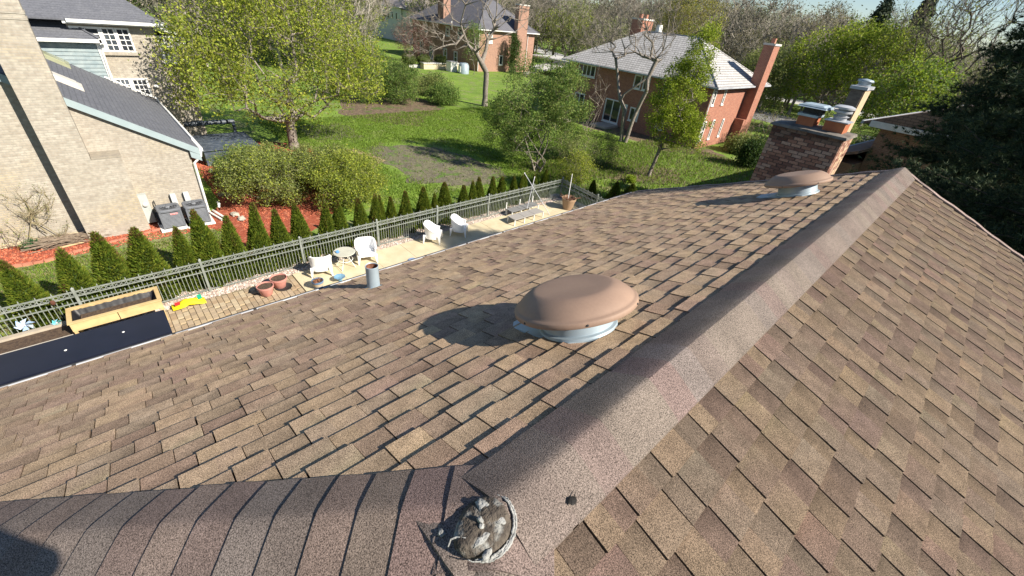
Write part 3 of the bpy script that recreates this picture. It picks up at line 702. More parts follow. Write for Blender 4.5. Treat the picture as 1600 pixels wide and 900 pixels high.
t = thing('blue_dish', (-12.75, 4.52, .05), 'blue grey shallow bird bath dish on the slabs by a chair leg', 'dish')
q = MB(); q.lathe([(.001, 0), (.07, 0), (.09, .10), (.19, .16), (.2, .175), (.18, .17), (.08, .125), (.001, .12)], 8); q.build('bowl', mat('blue_glaze', (.16,.30,.42), rough=.3), t, local=True)
t = thing('blue_mat', (-12.62, 7.35, .054), 'small round pale blue disc lying in the dappled shade by the gutter', 'dish')
q = MB(); q.lathe([(.001, .03), (.15, .03), (.17, .02), (.17, 0)], 18); q.build('disc', mat('pale_blue', (.22,.30,.48)), t, local=True)
t = pot((-12.95, 17.0, .05), 'large square brown planter pot in the fence corner with a leaning stick', .38, .62, (.34,.23,.15), name='corner_planter')
q = MB(); q.tube([(-.1, .05, .5), (-.35, .35, 1.75)], .018, 6); q.build('stick', m_white, t, local=True)
q = MB(); [q.tube([(random.uniform(-.2,.2), random.uniform(-.2,.2), .5), (random.uniform(-.5,.5), random.uniform(-.5,.5), random.uniform(.6,.8))], .012, 4) for _ in range(24)]; q.build('dry_plant', mat('dry_plant', (.22,.11,.07)), t, local=True)
t = thing('folded_frames', (-11.75, 17.0, .05), 'low pale metal frames lying on the ground at the far patio corner', 'frame')
for k in range(4): q = MB(); q.box((-.5, -.3 + .2*k, .05 + .03*k), (.5, -.24 + .2*k, .09 + .03*k)); q.build('bar', m_gutter, t, local=True)
# yellow toy bag
t = thing('toy_bag', (-13.9, .30, .03), 'bright yellow soil bag with red and green print slumped on the gravel', 'bag')
q = MB(); V = []; F = []
for i in range(9):
    for j in range(6):
        u, v = i/8, j/5; z = .16 * math.sin(math.pi*min(max(u,.05),.95)) * math.sin(math.pi*min(max(v,.1),.9)) + random.uniform(0, .05); V.append((-.19 + .38*v + random.uniform(-.02,.02), -.42 + .84*u, z*1.3 + .03))
q.poly(V, [(i*6+j, i*6+j+1, (i+1)*6+j+1, (i+1)*6+j) for i in range(8) for j in range(5)]); bm_flip(q.build('bag', mat('yellow_plastic', (.75,.62,.02), rough=.35, spec=.5), t, True, local=True).data)
for nm, c, u0, u1, v0, v1 in (('print_patch', (.6,.03,.03), -.33, -.2, .02, .12), ('print_patch', (.02,.35,.2), .25, .36, -.1, .1), ('print_patch', (.65,.12,.02), -.12, 0, -.02, .05)):
    q = MB(); q.poly([(v0, u0, .24), (v1, u0, .19), (v1, u1, .20), (v0, u1, .25)], [(0,1,2,3)]); q.build(nm, mat('print', c, rough=.4), t, local=True)

# ================================================================== CHAIRS
def make_chair(loc, rz, label):
    t = thing('patio_armchair', loc, label, 'chair', 'white plastic patio armchairs', rz=rz)
    # front faces +X local
    q = MB(); n = 28; A = R(128); V = []; nr = 7
    def prof(a):
        k = max(0, (abs(a) - R(38)) / (A - R(38))); top = .80 - .26 * (k ** .75) if k > 0 else .80
        if k > 0: top = .80 - .25 * (1 - math.cos(min(1, k*1.25) * math.pi)) / 2
        return top
    for side in (0, 1):
        for i in range(n + 1):
            a = -A + 2*A*i/n; top = prof(a)
            for j in range(nr):
                z = .20 + (top - .20) * j/(nr-1); fl = (z - .2) * .10; r = .335 + fl - (.030 if side else 0) + (0.012 if j == nr-1 else 0) * (1 if not side else -1)
                cx, sy = -math.cos(a), math.sin(a); ex = 1.0 if cx < 0 else 1.15
                # squarish plan
                p_ = (abs(cx)**2.6 + abs(sy)**2.6) ** (-1/2.6); V.append((cx*r*p_*.98 + .02, sy*r*p_, z))
    F = []; O = (n+1)*nr
    for i in range(n):
        for j in range(nr-1):
            a, b, c, d = i*nr+j, (i+1)*nr+j, (i+1)*nr+j+1, i*nr+j+1
            F += [(a,b,c,d), (O+d,O+c,O+b,O+a)]
        F += [(i*nr+nr-1, (i+1)*nr+nr-1, O+(i+1)*nr+nr-1, O+i*nr+nr-1), (i*nr, O+i*nr, O+(i+1)*nr, (i+1)*nr)]
    for i in (0, n): F += [(i*nr+j, i*nr+j+1, O+i*nr+j+1, O+i*nr+j) for j in range(nr-1)]
    q.poly(V, F); bm_flip(q.build('shell', m_plastic, t, True, local=True, angle=50).data)
    q = MB(); q.poly([(-.28,-.27,.37),(.33,-.28,.41),(.33,.28,.41),(-.28,.27,.37),(-.28,-.27,.33),(.34,-.29,.30),(.34,.29,.30),(-.28,.27,.33)], [(0,1,2,3),(4,7,6,5),(0,4,5,1),(1,5,6,2),(2,6,7,3),(3,7,4,0)]); q.build('seat', m_plastic, t, local=True)
    for sx, sy in ((1,1),(1,-1),(-1,1),(-1,-1)):
        q = MB(); X, Y = (.30*sx, .30*sy); k = 1.12
        q.poly([(X-.055,Y-.055,.36),(X+.055,Y-.055,.36),(X+.055,Y+.055,.36),(X-.055,Y+.055,.36),(X*k-.018,Y*k-.018,0),(X*k+.018,Y*k-.018,0),(X*k+.018,Y*k+.018,0),(X*k-.018,Y*k+.018,0)], [(0,1,2,3),(4,7,6,5),(0,4,5,1),(1,5,6,2),(2,6,7,3),(3,7,4,0)]); q.build('leg', m_plastic, t, local=True)
    return t
c0 = make_chair((-13.62, 4.25, .05), R(160), 'white plastic armchair with its back to the house, left of the round table')
def chair(loc, rz, label):
    c = copy_tree(c0); c.location = loc; c.rotation_euler = (0,0,rz); c['label'] = label; return c
chair((-13.6, 5.95, .05), R(-18), 'white plastic armchair facing the house with tall rounded back, right of the round table')
chair((-13.62, 8.95, .05), R(48), 'white plastic armchair standing in the dappled shade, first of the far pair')
chair((-13.58, 10.30, .05), R(45), 'white plastic armchair in full sun, the one farther along the fence of the far pair')
t = thing('round_glass_table', (-13.55, 5.10, .05), 'round glass topped patio table with a blue towel between two white chairs', 'table')
m_tg = mat('table_glass', (0.55,0.54,0.45), (0.48,0.47,0.40), 3, rough=.15, spec=.6)
q = MB(); q.lathe([(.001, .60), (.37, .60), (.385, .612), (.37, .625), (.001, .625)], 36); q.build('table_top', m_tg, t, True, local=True, angle=30)
for k in range(4): a = R(45+90*k); q = MB(); q.tube([(.1*math.cos(a), .1*math.sin(a), .59), (.16*math.cos(a), .16*math.sin(a), .35), (.36*math.cos(a), .36*math.sin(a), 0)], .012, 6); q.build('leg', m_white, t, local=True)
q = MB(); q.lathe([(.26, .30), (.275, .31), (.26, .32)], 24); q.build('ring', m_white, t, local=True)
t = thing('blue_towel', (-13.62, 4.88, .676), 'small crumpled blue cloth on the round glass table', 'cloth')
q = MB(); V = [(i*.045 - .09 + random.uniform(-.01,.01), j*.045 - .06 + random.uniform(-.01,.01), random.uniform(0,.05)) for i in range(5) for j in range(4)]; q.poly(V, [(i*4+j, i*4+j+1, (i+1)*4+j+1, (i+1)*4+j) for i in range(4) for j in range(3)]); q.build('cloth', mat('blue_cloth', (.12,.3,.6)), t, True, local=True)
# low slatted frames / loungers
def lounger(loc, label, L, W_, zt, c, upright):
    t = thing('garden_lounger', loc, label, 'lounger', 'grey patio loungers'); mm = mat('lounger_' + str(int(L*100)), c, rough=.5)
    nb = 3
    for k in range(nb): a = -L/2 + L*k/nb; q = MB(); q.box((-W_/2, a + .01, zt - .03), (W_/2, a + L/nb - .01, zt)); q.build('panel', mm, t, local=True)
    for y in np.linspace(-L/2 + .03, L/2 - .03, 4):
        for x in (-W_/2 + .03, W_/2 - .03): q = MB(); q.box((x-.02, y-.02, 0), (x+.02, y+.02, zt - .031)); q.build('leg', m_white, t, local=True)
    if upright:
        for y in np.linspace(-L/2 + .03, L/2 - .03, 3): q = MB(); q.box((-W_/2-.04, y-.02, 0), (-W_/2-.005, y+.02, zt+.32)); q.build('upright', m_white, t, local=True)
    return t
lounger((-13.1, 14.0, .05), 'pale grey patio lounger on short legs close to the gutter', 2.0, .55, .32, (.33,.31,.29), False)
lounger((-13.85, 14.5, .05), 'darker lounger frame with upright posts close to the fence', 1.9, .45, .30, (.2,.2,.2), True)
def pole(a, b, label):
    t = thing('leaning_pole', a, label, 'pole', 'thin white poles on the patio'); d = Vector(b) - Vector(a); q = MB(); q.tube([(0,0,0), tuple(d)], .018, 8); q.build('pole', m_gutter, t, local=True)
    q = MB(); blob(q, tuple(d), .03, (1,1,1.2), 6, 0); q.build('tip', m_white, t, local=True)
pole((-13.55, 14.5, .36), (-13.95, 15.2, 1.75), 'short white pole standing upright on the patio lounger')
pole((-12.9, 15.55, .05), (-14.1, 14.6, 2.0), 'long thin white pole leaning diagonally over the patio')

# ================================================================== HOUSES
def window(par, ax, c, a0, a1, z0, z1, nc=1, nr=1, out=1, fr=.06, mun=.02, frame_m=None, glass=None, sill=True, single=False):
    # ax 'x': wall plane x=c, spans y a0..a1;  ax 'y': wall plane y=c, spans x a0..a1
    fm = frame_m or m_white; gm = glass or m_glass
    def B(q, u0, u1, v0, v1, d0, d1):
        if ax == 'x': q.box((c + out*d0, u0, v0), (c + out*d1, u1, v1))
        else: q.box((u0, c + out*d0, v0), (u1, c + out*d1, v1))
    q = MB(); B(q, a0, a1, z1 - fr, z1, .0, .06); B(q, a0, a1, z0, z0 + fr, .0, .06); B(q, a0, a0 + fr, z0 + fr, z1 - fr, .0, .058); B(q, a1 - fr, a1, z0 + fr, z1 - fr, .0, .058)
    w_ = (a1 - a0 - 2*fr) / nc; h_ = (z1 - z0 - 2*fr) / nr
    for i in range(1, nc): u = a0 + fr + w_*i; B(q, u - mun/2, u + mun/2, z0 + fr, z1 - fr, .0, .045)
    for j in range(1, nr): v = z0 + fr + h_*j; B(q, a0 + fr, a1 - fr, v - mun/2, v + mun/2, .0, .043)
    W = q.build('window', fm, par)
    def inv(o): o.parent = W; return o
    if single:
        q = MB(); B(q, a0 + fr, a1 - fr, z0 + fr, z1 - fr, .004, .02); inv(q.build('pane', gm, par))
    else:
        for i in range(nc):
            for j in range(nr):
                q = MB(); B(q, a0 + fr + w_*i + mun/2, a0 + fr + w_*(i+1) - mun/2, z0 + fr + h_*j + mun/2, z0 + fr + h_*(j+1) - mun/2, .004, .02); inv(q.build('pane', gm, par))
    if sill: q = MB(); B(q, a0 - .05, a1 + .05, z0 - .09, z0 - .003, .0, .10); inv(q.build('sill', fm, par))
    return W
m_glass_sky = mat('reflecting_glass', (0.10,0.12,0.15), (0.04,0.05,0.06), 2.5, rough=.08, spec=.8)

# ---------- left neighbour
nb = thing('cream_brick_house', (-26, -2, 0), 'cream brick house with grey roof and skylights at the left edge', 'house')
WXp, XB = -20.9, -30.66                        # near gable wall, far two-storey wall
rl = lambda y: 2.83 + (2.55 - y) * .62         # garage roof height at y
q = MB(); V = [(WXp, -9, 0), (WXp, 2.28, 0), (WXp, 2.28, rl(2.28) - .14), (WXp, -9, rl(-9) - .14)]
q.poly(V + [(XB, y, z) for x, y, z in V], [(0,1,2,3), (4,7,6,5), (1,5,6,2), (0,4,5,1), (2,6,7,3)]); q.build('wall', m_brick_cream, nb)
def slab_roof(par, name, pts, th, m):
    q = MB(); q.poly(pts + [(x, y, z - th) for x, y, z in pts], [tuple(range(len(pts))), tuple(range(len(pts), 2*len(pts)))[::-1]] + [(i, i + len(pts), (i+1) % len(pts) + len(pts), (i+1) % len(pts)) for i in range(len(pts))])
    o = q.build(name, m, par); bm_flip(o.data); return o
slab_roof(nb, 'roof', [(WXp + .10, -9, rl(-9)), (WXp + .10, 2.62, rl(2.62)), (-30.3, 2.62, rl(2.62)), (-30.3, -9, rl(-9))], .10, m_roof_grey)
slab_roof(nb, 'rake_board', [(WXp + .112, -9, rl(-9) - .02), (WXp + .112, 2.62, rl(2.62) - .02), (WXp + .15, 2.62, rl(2.62) - .02), (WXp + .15, -9, rl(-9) - .02)], .26, m_fascia_blue)
slab_roof(nb, 'rake_board', [(WXp + .02, 2.3, rl(2.62) - .11), (WXp + .148, 2.3, rl(2.62) - .11), (WXp + .148, 2.62, rl(2.62) - .285), (WXp + .02, 2.62, rl(2.62) - .285)], .24, m_fascia_blue)
q = MB(); q.box((-30.6, 2.63, rl(2.62) - .14), (WXp + .15, 2.75, rl(2.62) - .01)); q.build('gutter', m_white, nb)
q = MB(); q.box((-30.3, 2.3, rl(2.62) - .25), (WXp, 2.62, rl(2.62) - .13)); q.build('soffit', m_white, nb)
q = MB(); q.tube([(WXp + .1, 2.68, rl(2.62) - .1), (WXp + .1, 2.62, rl(2.62) - .35), (WXp + .08, 2.34, rl(2.62) - .6), (WXp + .07, 2.3, .25), (WXp + .2, 2.3, .1), (WXp + 1.15, 2.55, .05)], .05, 6); q.build('downspout', m_white, nb)
q = MB(); q.tube([(WXp + .12, 2.45, .12), (WXp + .5, 2.5, .16), (WXp + 1.25, 2.75, .05)], .045, 6); q.tube([(WXp - .2, 2.75, .32), (WXp + .05, 2.75, .35), (WXp + .1, 2.7, .2)], .05, 6); q.build('downspout', m_white, nb)
# foundation ledge
q = MB(); q.box((WXp, .2, 0), (WXp + .05, 2.2, .16)); q.box((WXp, -9, 0), (WXp + .05, -1.62, .14)); q.build('foundation', m_conc, nb)
# chimney with shoulder
cx = -20.2
q = MB()
q.box((WXp + .002, -1.58, 0), (cx, -.6, 9.6))
q.poly([(WXp + .002, -.6, 0), (cx, -.6, 0), (cx, .2, 0), (WXp + .002, .2, 0), (WXp + .002, -.6, 2.86), (cx, -.6, 2.86), (cx, .2, 2.86), (WXp + .002, .2, 2.86)], [(4,5,6,7), (1,2,6,5), (2,3,7,6)])
o = q.build('chimney', m_brick_cream, nb)
q = MB(); q.box((WXp + .01, -.59, 2.865), (cx + .015, .22, 2.93)); q2 = q.build('shoulder_cap', mat('old_brick_ledge', (0.33,0.29,0.23), (0.26,0.23,0.19), 8, bump=.4, bscale=20, bdist=.02), nb); q2.parent = o
for z in (6.95, 7.10): q = MB(); q.box((WXp, -1.60, z), (cx + .02, -.58, z + .06)); q2 = q.build('corbel_course', m_brick_cream, nb); q2.parent = o
# siding dormer wall and its boards
XS = -30.30
q = MB(); q.box((XS - .9, -8.9, 2.0), (XS - .02, 1.05, 5.5)); q.build('wall', m_sid_blue, nb)
z = 3.3; 
while z < 5.45:
    q = MB(); q.poly([(XS, -8.9, z), (XS, 1.06, z), (XS + .045, 1.06, z), (XS + .045, -8.9, z), (XS, -8.9, z + .165), (XS, 1.06, z + .165), (XS + .01, 1.06, z + .165), (XS + .01, -8.9, z + .165)], [(0,1,2,3), (3,2,6,7), (7,6,5,4), (1,5,6,2), (0,3,7,4)]); q.build('siding_board', m_sid_blue, nb); z += .17
q = MB(); q.box((XS - .02, 1.07, 3.5), (XS + .07, 1.22, 5.5)); q.build('corner_board', m_white, nb)
q = MB(); q.box((XS, -8.9, 5.42), (XS + .42, 1.30, 5.56)); q.build('gutter', m_white, nb)
q = MB(); q.box((XS + .30, 1.22, 5.38), (XS + .42, 1.42, 5.6)); q.tube([(XS + .38, 1.3, 5.5), (XS + .15, 1.28, 5.2), (XS + .1, 1.2, 5.0), (XS + .1, 1.15, 3.75)], .05, 6); q.build('downspout', m_white, nb)
# dormer roof: rises to the west, hips back on the right
slab_roof(nb, 'roof', [(XS + .38, -8.9, 5.56), (XS + .38, 1.25, 5.56), (XS - 3.4, -1.6, 7.5), (XS - 3.4, -8.9, 7.5)], .08, m_roof_grey)
slab_roof(nb, 'roof', [(XS + .38, 1.25, 5.56), (XS - 4.5, 1.6, 6.15), (XS - 3.4, -1.6, 7.5)], .08, m_roof_grey)
q = MB(); q.tube([(XS + .38, 1.25, 5.58), (XS - 3.4, -1.6, 7.53)], .05, 5); q.build('hip_ridge', m_roof_grey, nb)
# far two-storey part
q = MB(); q.box((XB - 9, .3, 0), (XB, 3.52, 6.25)); q.build('wall', m_brick_cream, nb)
q = MB(); q.box((XB - 9, .2, 6.14), (XB + .45, 3.95, 6.25)); q.build('soffit', m_white, nb)
q = MB(); q.box((XB + .45, .35, 6.2), (XB + .57, 3.97, 6.33)); q.build('gutter', m_white, nb)
slab_roof(nb, 'roof', [(XB + .5, -9, 6.34), (XB + .5, 3.95, 6.34), (XB - 5.5, .0, 9.4), (XB - 5.5, -9, 9.4)], .08, m_roof_grey)
slab_roof(nb, 'roof', [(XB + .5, 3.95, 6.34), (XB - 11, 3.95, 6.34), (XB - 5.5, .0, 9.4)], .08, m_roof_grey)
q = MB(); q.box((XB - 11, 3.96, 6.2), (XB + .56, 4.06, 6.34)); q.build('gutter', m_white, nb)
window(nb, 'x', XB, .35, 1.42, 4.98, 6.02, 2, 4, mun=.035, fr=.09, sill=False)
window(nb, 'x', XB, 1.43, 1.96, 4.98, 6.02, 2, 4, mun=.035, fr=.07, sill=False, glass=m_glass_sky)
window(nb, 'x', XB, 1.97, 2.52, 4.98, 6.02, 2, 4, mun=.035, fr=.07, sill=False)
q = MB(); q.box((XB, .35, 4.84), (XB + .12, 2.62, 4.97)); q.build('stone_sill', m_brick_cream, nb)
window(nb, 'x', XB, 1.25, 1.86, 2.95, 3.80, 3, 3, mun=.035, fr=.07, sill=False, glass=m_glass_sky)
window(nb, 'x', XB, 1.88, 2.58, 2.95, 3.80, 3, 3, mun=.035, fr=.09, sill=False)
q = MB(); q.tube([(XB + .4, .9, rl(.9) + .07), (XB + .4, 2.7, rl(2.62) + .07)], .045, 5); q.tube([(XB + .4, 2.66, rl(2.62) + .05), (XB + 8.6, 2.66, rl(2.62) + .03)], .03, 5); q.build('flashing', m_white, nb)
q = MB(); blob(q, (XB + .12, 2.86, 3.42), .11, (1, 1.2, .7), 8, .1); q.build('wall_lamp', m_white, nb)
# glazed bay on the far corner
bx = MB(); bx.box((XB - 3.2, 3.53, 0), (XB - .30, 4.55, 4.45)); bx.build('bay_base', m_brick_cream, nb)
bx = MB(); bx.box((XB - 3.2, 3.53, 4.452), (XB - .05, 4.75, 4.6)); bx.box((XB - 3.2, 3.54, 4.6), (XB - .05, 4.74, 5.74)); bx.build('bay', m_white, nb)
q = MB(); q.poly([(XB - 3.2, 3.53, 6.05), (XB, 3.53, 6.05), (XB - .25, 4.7, 5.75), (XB - 3.0, 4.7, 5.75)], [(0,1,2,3)]); q.build('bay_roof_glass', mat('tinted_glass', (.08,.12,.2), rough=.1, spec=.8), nb)
for a, b in (((XB, 3.53, 6.08), (XB - .25, 4.72, 5.78)), ((XB - .9, 3.53, 6.08), (XB - .95, 4.72, 5.78)), ((XB - 1.8, 3.53, 6.08), (XB - 1.75, 4.72, 5.78))): q = MB(); q.tube([a, b], .05, 4); q.build('bay_rafter', m_white, nb)
for k in range(2):
    y0_, y1_ = 3.56 + .58*k, 3.56 + .58*(k+1) - .02
    window(nb, 'x', XB - .04, y0_, y1_, 5.42, 5.72, 2, 1, fr=.05, mun=.05, sill=False)
    W = window(nb, 'x', XB - .04, y0_, y1_, 4.61, 5.40, 1, 1, fr=.10, sill=False, glass=m_glass_sky)
    q = MB(); n = 10; V = []
    ym = (y0_ + y1_)/2; rr = (y1_ - y0_)/2 - .09
    for i in range(n + 1): a = math.pi*i/n; V += [(XB + .03, ym + rr*math.cos(a), 5.02 + .26*math.sin(a)), (XB + .03, ym + (rr+.12)*math.cos(a), 5.02 + .5*math.sin(a))]
    q.poly(V, [(2*i, 2*i+1, 2*i+3, 2*i+2) for i in range(n)]); o = q.build('arch_trim', m_white, nb); o.parent = W
# skylights on the garage roof
def skylight(x0, x1, y0, y1, c, lab):
    h = .13; P = [(x0, y0), (x1, y0), (x1, y1), (x0, y1)]
    s = slab_roof(nb, 'skylight', [(x, y, rl(y) + h) for x, y in P], .16, mat('skylight_curb', c, tuple(q*.85 for q in c), 3, rough=.4)); s['label'] = lab
    d = .12; o = slab_roof(nb, 'lens', [(x0+d, y0+d, rl(y0+d) + h + .05), (x1-d, y0+d, rl(y0+d) + h + .05), (x1-d, y1-d, rl(y1-d) + h + .05), (x0+d, y1-d, rl(y1-d) + h + .05)], .06, mat('skylight_lens', c, rough=.25, spec=.6)); o.parent = s
skylight(-29.7, -28.5, -2.2, -.15, (.30,.31,.20), 'olive tinted flat skylight higher up the roof')
skylight(-24.5, -23.6, -2.2, -.02, (.62,.58,.52), 'pale domed skylight nearer to the rake board')

# meter box, conduit, line boxes on the wall (own things) and air conditioners
t = thing('electric_meter', (-20.75, .33, .1), 'tall grey electric meter box on the cream brick wall beside the air conditioners', 'meter')
q = MB(); q.box((-.12, -.14, .0), (.1, .14, 1.15)); q.build('box', mat('meter_grey', (.42,.45,.44), (.36,.39,.38), 3), t, local=True)
q = MB(); q.lathe([(.001, .06), (.075, .055), (.09, 0)], 16, Matrix.Translation((.1, 0, .75)) @ Matrix.Rotation(math.pi/2, 4, 'Y')); q.build('dial', mat('dial_glass', (.5,.5,.48), rough=.2), t, True, local=True)
q = MB(); q.tube([(0.0, .3, -.1), (0, .3, .75), (-.08, .3, .8)], .02, 6); q.build('conduit', m_dark, t, local=True)
for y, lab in ((1.28, 'small grey disconnect box on the wall behind the first air conditioner'), (1.72, 'small grey disconnect box on the wall behind the second air conditioner')):
    t = thing('disconnect_box', (-20.8, y, .65), lab, 'electric box'); q = MB(); q.box((-.08, -.09, 0), (.06, .09, .42)); q.build('box', mat('meter_grey2', (.5,.52,.52)), t, local=True); q = MB(); q.tube([(0, 0, 0), (0, 0, -.4)], .015, 5); q.build('conduit', m_dark, t, local=True)
m_ac = mat('ac_grey', (0.12,0.13,0.15), (0.15,0.16,0.18), 4, rough=.5)
def ac(loc, lab, badge):
    t = thing('air_conditioner', loc, lab, 'air conditioner', 'air conditioners by the brick wall'); s = .36; H = .80
    q = MB(); q.box((-.45, -.47, 0), (.47, .47, .07)); q.build('pad', m_white, t, local=True)
    q = MB(); q.box((-s+.03, -s+.03, .07), (s-.03, s-.03, H-.06)); q.build('coil', m_dark, t, local=True)
    for sx in (-1, 1):
        for sy in (-1, 1): q = MB(); q.box((sx*s, sy*s, .07), (sx*(s-.06), sy*(s-.06), H-.06)); q.build('corner_post', m_ac, t, local=True)
    for k in range(12):
        z = .12 + k*.05; q = MB(); e = s + .002; q.poly([(-e,-e,z),(e,-e,z),(e,e,z),(-e,e,z),(-e+.025,-e+.025,z+.028),(e-.025,-e+.025,z+.028),(e-.025,e-.025,z+.028),(-e+.025,e-.025,z+.028)], [(0,1,5,4),(1,2,6,5),(2,3,7,6),(3,0,4,7),(0,3,2,1)]); q.build('louvre', m_ac, t, local=True)
    q = MB(); V = []; n = 32
    for r_, z in ((1, H-.06), (1, H), (.93, H+.03)):
        for i in range(n): a = 2*math.pi*i/n; c_, s_ = math.cos(a), math.sin(a); p_ = (abs(c_)**8 + abs(s_)**8)**(-1/8); V.append((c_*p_*(s+.02)*r_, s_*p_*(s+.02)*r_, z))
    for r_, z in ((.30, H+.03), (.29, H-.05)):
        for i in range(n): a = 2*math.pi*i/n; V.append((r_*math.cos(a), r_*math.sin(a), z))
    q.poly(V, [(l*n+i, l*n+(i+1) % n, (l+1)*n+(i+1) % n, (l+1)*n+i) for l in range(4) for i in range(n)]); q.build('top_cover', m_ac, t, True, local=True, angle=40)
    q = MB(); q.lathe([(.29, H-.06), (.001, H-.06)], 24); q.build('fan_well', m_dark, t, local=True)
    q = MB(); q.lathe([(.001, H+.045), (.07, H+.04), (.08, H+.02)], 14)
    for r_ in (.12, .17, .22, .27): q.lathe([(r_, H+.03), (r_+.008, H+.034), (r_+.012, H+.03)], 28)
    for k in range(6): a = math.pi*k/3; q.tube([(.07*math.cos(a), .07*math.sin(a), H+.035), (.30*math.cos(a), .30*math.sin(a), H+.03)], .005, 4)
    q.build('fan_guard', mat('guard_grey', (.2,.21,.23)), t, True, local=True)
    if badge: q = MB(); q.box((s, -.02, .62), (s+.012, .22, .68)); q.build('badge', mat('red_badge', (.6,.08,.08), (.75,.5,.5), 60), t, local=True)
ac((-20.1, .95, .02), 'grey air conditioner with a red badge, nearer to the meter box', True)
ac((-20.05, 1.80, .02), 'grey air conditioner without badge, nearer to the white downspout', False)
# dark box between meter and ac
t = thing('utility_cabinet', (-20.5, .62, .0), 'low dark utility cover leaning between the meter box and the air conditioner', 'cabinet')
q = MB(); q.poly([(-.3,-.1,0),(.25,-.12,0),(.25,.2,0),(-.3,.2,0),(-.3,-.1,.62),(-.05,-.1,.55),(-.05,.2,.55),(-.3,.2,.62)], [(0,3,2,1),(4,5,6,7),(0,1,5,4),(1,2,6,5),(2,3,7,6),(3,0,4,7)]); q.build('cover', m_dark, t, local=True)
# brick edging of the beds
def edging(pts, lab, c=(0.50,0.20,0.13)):
    t = thing('bed_edging', (pts[0][0], pts[0][1], 0), lab, 'edging'); me_ = mat('edging_brick', c, tuple(q*.8 for q in c), 6)
    for p, q_ in zip(pts, pts[1:]):
        p, q_ = Vector((*p, 0)), Vector((*q_, 0)); d = q_ - p; n = max(1, int(d.length/.24)); d = d/n; u = d.normalized(); v = Vector((-u.y, u.x, 0))
        for k in range(n):
            o = p + d*k; b = MB(); L = d.length - .015; w_ = .05; z = .07 + random.uniform(-.02, .02); j = random.uniform(-.02, .02)
            P = [o + v*(j - w_), o + u*L + v*(j - w_), o + u*L + v*(j + w_), o + v*(j + w_)]
            b.poly([(a.x, a.y, 0) for a in P] + [(a.x, a.y, z) for a in P], [(4,5,6,7),(0,1,5,4),(1,2,6,5),(2,3,7,6),(3,0,4,7)]); b.build('brick', me_, t)
edging([(-19.4, -5.5), (-19.1, -2.8), (-19.55, -1.6), (-19.95, .2), (-20.0, .55)], 'curved row of reddish edging bricks between mulch and lawn')
def rocks(name, pts, r, lab, c):
    for i, (x, y) in enumerate(pts):
        rr = r*random.uniform(.7, 1.2); t = thing(name, (x, y, 0), lab + c[i], 'rock', 'pale rocks edging the mulch'); q = MB(); blob(q, (0, 0, rr*.3), rr, (1.3, .9, .55), 8, .25); bm_flip(q.build('rock', m_rock, t, local=True).data)
m_rock = mat('pale_rock', (0.5,0.46,0.38), (0.36,0.33,0.28), 8, bump=.5, bscale=20, bdist=.03)
rocks('edging_rock', [(-26.3, 3.55), (-25.6, 3.7), (-25.0, 3.75), (-24.4, 3.8), (-23.8, 3.7), (-20.1, 3.1), (-19.5, 3.2), (-19.2, 3.6)], .2, 'pale flat rock edging the mulch, ', ['farthest up beside the hot tub', 'second below the hot tub', 'middle of the five beside the path', 'just above the fallen log', 'right behind the fallen log', 'at the foot of the white downspout', 'between downspout end and the row of evergreens', 'lowest, nearest to the row of evergreens'])
t = thing('fallen_log', (-22.4, 3.4, .1), 'short grey log lying on red mulch at the edge of the big shrub', 'log'); q = MB(); q.tube([(-.15, -.35, 0), (0, 0, .03), (.1, .4, 0)], [.11, .12, .1], 8); q.build('log', m_bark, t, local=True)

# hot tub
ht = thing('covered_hot_tub', (-28.6, 4.9, 0), 'dark blue covered hot tub with slatted lid and a lifter bar in the neighbour yard', 'hot tub')
m_tub = mat('tub_navy', (0.035,0.05,0.075), (0.05,0.065,0.09), 3, rough=.45); m_tubc = mat('tub_cover', (0.06,0.075,0.10), (0.12,0.14,0.17), 3.5, rough=.4, lo=.45, hi=.7)
q = MB(); q.box((-30.2, 3.6, 0), (-27.2, 6.2, .80)); q.build('cabinet', m_tub, ht)
y = 3.6
for k in range(17):
    q = MB(); a = -30.3 + 3.2*k/17; q.box((a + .01, 3.5, .805), (a + 3.2/17 - .01, 6.3, .86)); q.build('lid_slat', m_tubc, ht)
q = MB(); q.box((-30.32, 3.48, .74), (-27.08, 3.52, .87)); q.box((-30.32, 6.31, .74), (-27.08, 6.34, .87)); q.build('lid_skirt', m_tub, ht)
q = MB(); q.box((-27.19, 3.6, .02), (-27.1, 6.2, .72)); q.build('side_panel', m_tubc, ht)
q = MB(); q.tube([(-30.9, 3.1, 1.35), (-30.9, 6.1, 1.35)], .13, 8); q.build('lifter_bar', m_tub, ht)
q = MB(); q.box((-30.98, 5.95, 0), (-30.82, 6.1, 1.35)); q.build('lifter_post', m_tub, ht)

